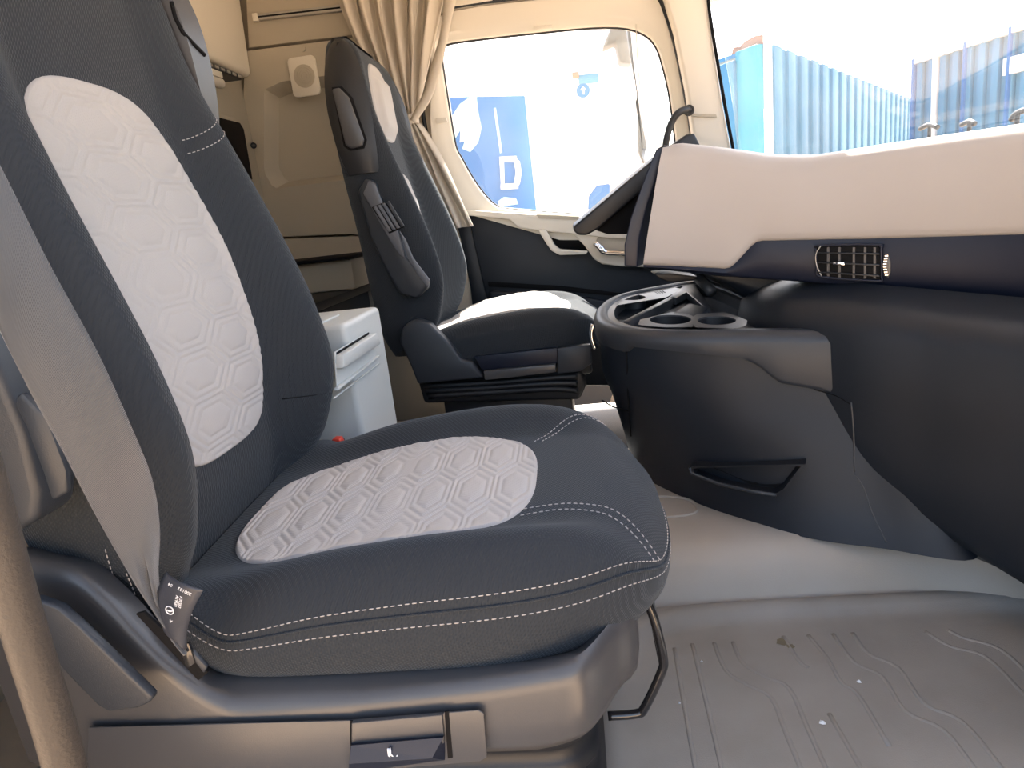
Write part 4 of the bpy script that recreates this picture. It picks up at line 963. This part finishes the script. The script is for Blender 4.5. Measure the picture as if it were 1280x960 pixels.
for pts in ([(624.5, 196), (630, 196), (631, 237), (626.5, 236)], [(624.5, 196), (646, 195), (646, 203), (624.5, 202)], [(626, 230), (648, 229), (648, 236), (626, 237)], [(643, 196), (650, 202), (652, 216), (650, 230), (644, 236), (643, 228), (645, 216), (643, 203)]):
    prism('letter_stroke', [(p[0], p[1]-.004*len(bt.children), p[2]) for p in tp(pts)], (0, .0, .0) if 0 else (0, -.003, 0), 'artw', bt, 0)
prism('print_shape', tp([(622, 252), (630, 246), (645, 248), (648, 255), (636, 257), (624, 258)]), (0, -.01, 0), 'art', bt, 0)
box('chassis', (A_[0]-2.5, YT+.1, GZ+.7), (B_[0]+.3, YT+2.3, GZ+1.0), 'mirror', bt, .02)
for k in range(3):
    mk('wheel', *tube([(A_[0]-1.6+1.2*k, YT+.1, GZ+.5), (A_[0]-1.6+1.2*k, YT+.45, GZ+.5)], .5, 24), 'black', bt, ang=40)
# white truck parked alongside
YW = 6.4
wt = empty('white_truck', 'bright white truck standing right beside the blue trailer outside', 'truck', (.5, YW, GZ))
a = at(650, 70, Y=YW); b = at(805, 70, Y=YW)
box('cab_body', (a[0], YW, GZ+.9), (b[0], YW+2.3, GZ+3.7), 'wpaint', wt, .12, seg=4)
box('chassis', (a[0]-.2, YW+.2, GZ+.45), (b[0], YW+2.1, GZ+.9), 'mirror', wt, .03)
for k in range(2):
    mk('wheel', *tube([(a[0]+.1+.95*k, YW+.05, GZ+.5), (a[0]+.1+.95*k, YW+.4, GZ+.5)], .5, 24), 'black', wt, ang=40)
prism('side_window', pxy([(690, 95), (752, 84), (752, 104), (712, 108)], YW), (0, -.02, 0), 'artw', wt, .005)
prism('blue_sign_panel', pxy([(722, 95), (748, 92), (748, 104), (724, 106)], YW), (0, -.03, 0), 'pblue', wt, .004)
prism('orange_lamp', pxy([(715, 92), (723, 91), (724, 98), (716, 99)], YW), (0, -.05, 0), 'rust', wt, .006)
c = at(729, 113, Y=YW-.03)
sg = mk('round_sign', *tube([(c[0], YW-.0, c[2]), (c[0], YW-.03, c[2])], .058, 28), 'tblue', wt, ang=40)
prism('sign_arrow', [(c[0]+x*.01, YW-.031, c[2]+z*.01) for x, z in [(-.8, -3), (.8, -3), (.8, .6), (2.4, .6), (0, 3.4), (-2.4, .6), (-.8, .6)]], (0, -.004, 0), 'artw', sg, 0)
prism('fuel_cap', pxy([(735, 262), (736, 245), (746, 232), (762, 230), (762, 262)], YW), (0, -.02, 0), 'tblue', wt, .01)
# door mirror of this truck
mr = empty('door_mirror', 'grey door mirror on its arm outside the driver window', 'mirror', at(780, 60, Y=3.1))
prism('upper_housing', pxy([(764, 33), (783, 34), (790, 80), (775, 78), (770, 52), (753, 60)], 3.05), (0, .10, 0), 'mirror', mr, .012, 3)
prism('lower_housing', pxy([(774, 93), (793, 95), (797, 122), (790, 137), (776, 125), (771, 106)], 3.06), (0, .09, 0), 'wpaint', mr, .012, 3)
prism('mirror_arm', pxy([(783, 30), (788, 30), (796, 118), (812, 198), (804, 205), (798, 190), (797, 130)], 3.10), (0, .03, 0), 'mirror', mr, .006, 2)
mk('bracket', *tube([at(806, 190, Y=3.11), at(812, 205, Y=3.0), at(830, 215, Y=2.80)], .018, 10), 'mirror', mr)
def facepx(px, py, Y): return at(px, py, Y=Y)
# cyan container: its door end shows left of a pale corner post, its long side runs away to the right
c1 = empty('cyan_container', 'cyan container with rusty top edge seen left through the windscreen', 'container', at(930, 180, Y=9))
P0 = np.array(at(955, 120, Y=9.0))[:2]
def vprism(name, a, b, z0, z1, th, m, par, bev=.01):
    a = np.array(a); b = np.array(b); t = (b-a)/np.linalg.norm(b-a); n = np.array([-t[1], t[0]])*th
    return prism(name, [(a[0], a[1], z0), (b[0], b[1], z0), (b[0]+n[0], b[1]+n[1], z0), (a[0]+n[0], a[1]+n[1], z0)], (0, 0, z1-z0), m, par, bev)
zt0 = at(952, 55, Y=9.0)[2]
PL = np.array(at(900, 120, Y=9.6))[:2]
PR = np.array(at(1150, 150, Y=20))[:2]
vprism('door_leaf', PL, (PL+P0)/2-.02, GZ, zt0-.10, -.1, 'pblue', c1); vprism('door_leaf', (PL+P0)/2+.02, P0, GZ, zt0, -.1, 'cyan', c1)
vprism('corner_post', P0, P0+(PR-P0)*.012, GZ, zt0+.02, -.06, 'artw', c1)
L = np.linalg.norm(PR-P0); nr_ = 22
for k in range(nr_):
    a = P0+(PR-P0)*(.014+.98*k/nr_); b = P0+(PR-P0)*(.014+.98*(k+.55)/nr_); b2 = P0+(PR-P0)*(.014+.98*(k+1)/nr_)
    vprism('side_rib', a, b, GZ, zt0, -.08, 'pblue', c1); vprism('side_valley', b, b2, GZ, zt0, -.04, 'pblue', c1, 0)
prism('roof', [(PL[0], PL[1], zt0-.05), (P0[0], P0[1], zt0-.05), (PR[0], PR[1], zt0-.05), (PR[0]-2.0, PR[1]+1, zt0-.05), (PL[0]-.3, PL[1]+2, zt0-.05)], (0, 0, .05), 'pblue', c1, 0)
prism('rusty_edge', [(*(PL+(P0-PL)*s), zt0+h) for s, h in [(.3, 0), (.35, .08), (.5, .06), (.6, .10), (.85, .12), (1, .10), (1, 0)]], (.02, .05, 0), 'rust', c1, 0)
# blue container to the right
c2 = empty('blue_container', 'faded blue container with a white strip seen right through the windscreen', 'container', at(1200, 150, Y=9))
Q0 = np.array(at(1146, 100, Y=11.0))[:2]; Q1 = np.array(at(1420, 100, Y=8.0))[:2]; zq = at(1180, 66, Y=10.8)[2]
vprism('body_side', Q0, Q1, GZ, zq, .3, 'pblue', c2)
T = Q1-Q0
for k in range(14):
    a = Q0+T*(.02+.97*k/14); b = Q0+T*(.02+.97*(k+.5)/14)
    vprism('side_rib', a, b, GZ, zq-.08, -.06, 'pblue', c2)
for s in (0, .13, .30, .52): vprism('corner_post', Q0+T*s, Q0+T*(s+.012), GZ, zq, -.10, 'artw' if s == .13 else 'tblue', c2)
vprism('white_strip', Q0+T*.50, Q0+T*.9, zq-.55, zq-.35, -.09, 'artw', c2)
vprism('top_rail', Q0, Q1, zq-.08, zq, -.09, 'artw', c2)
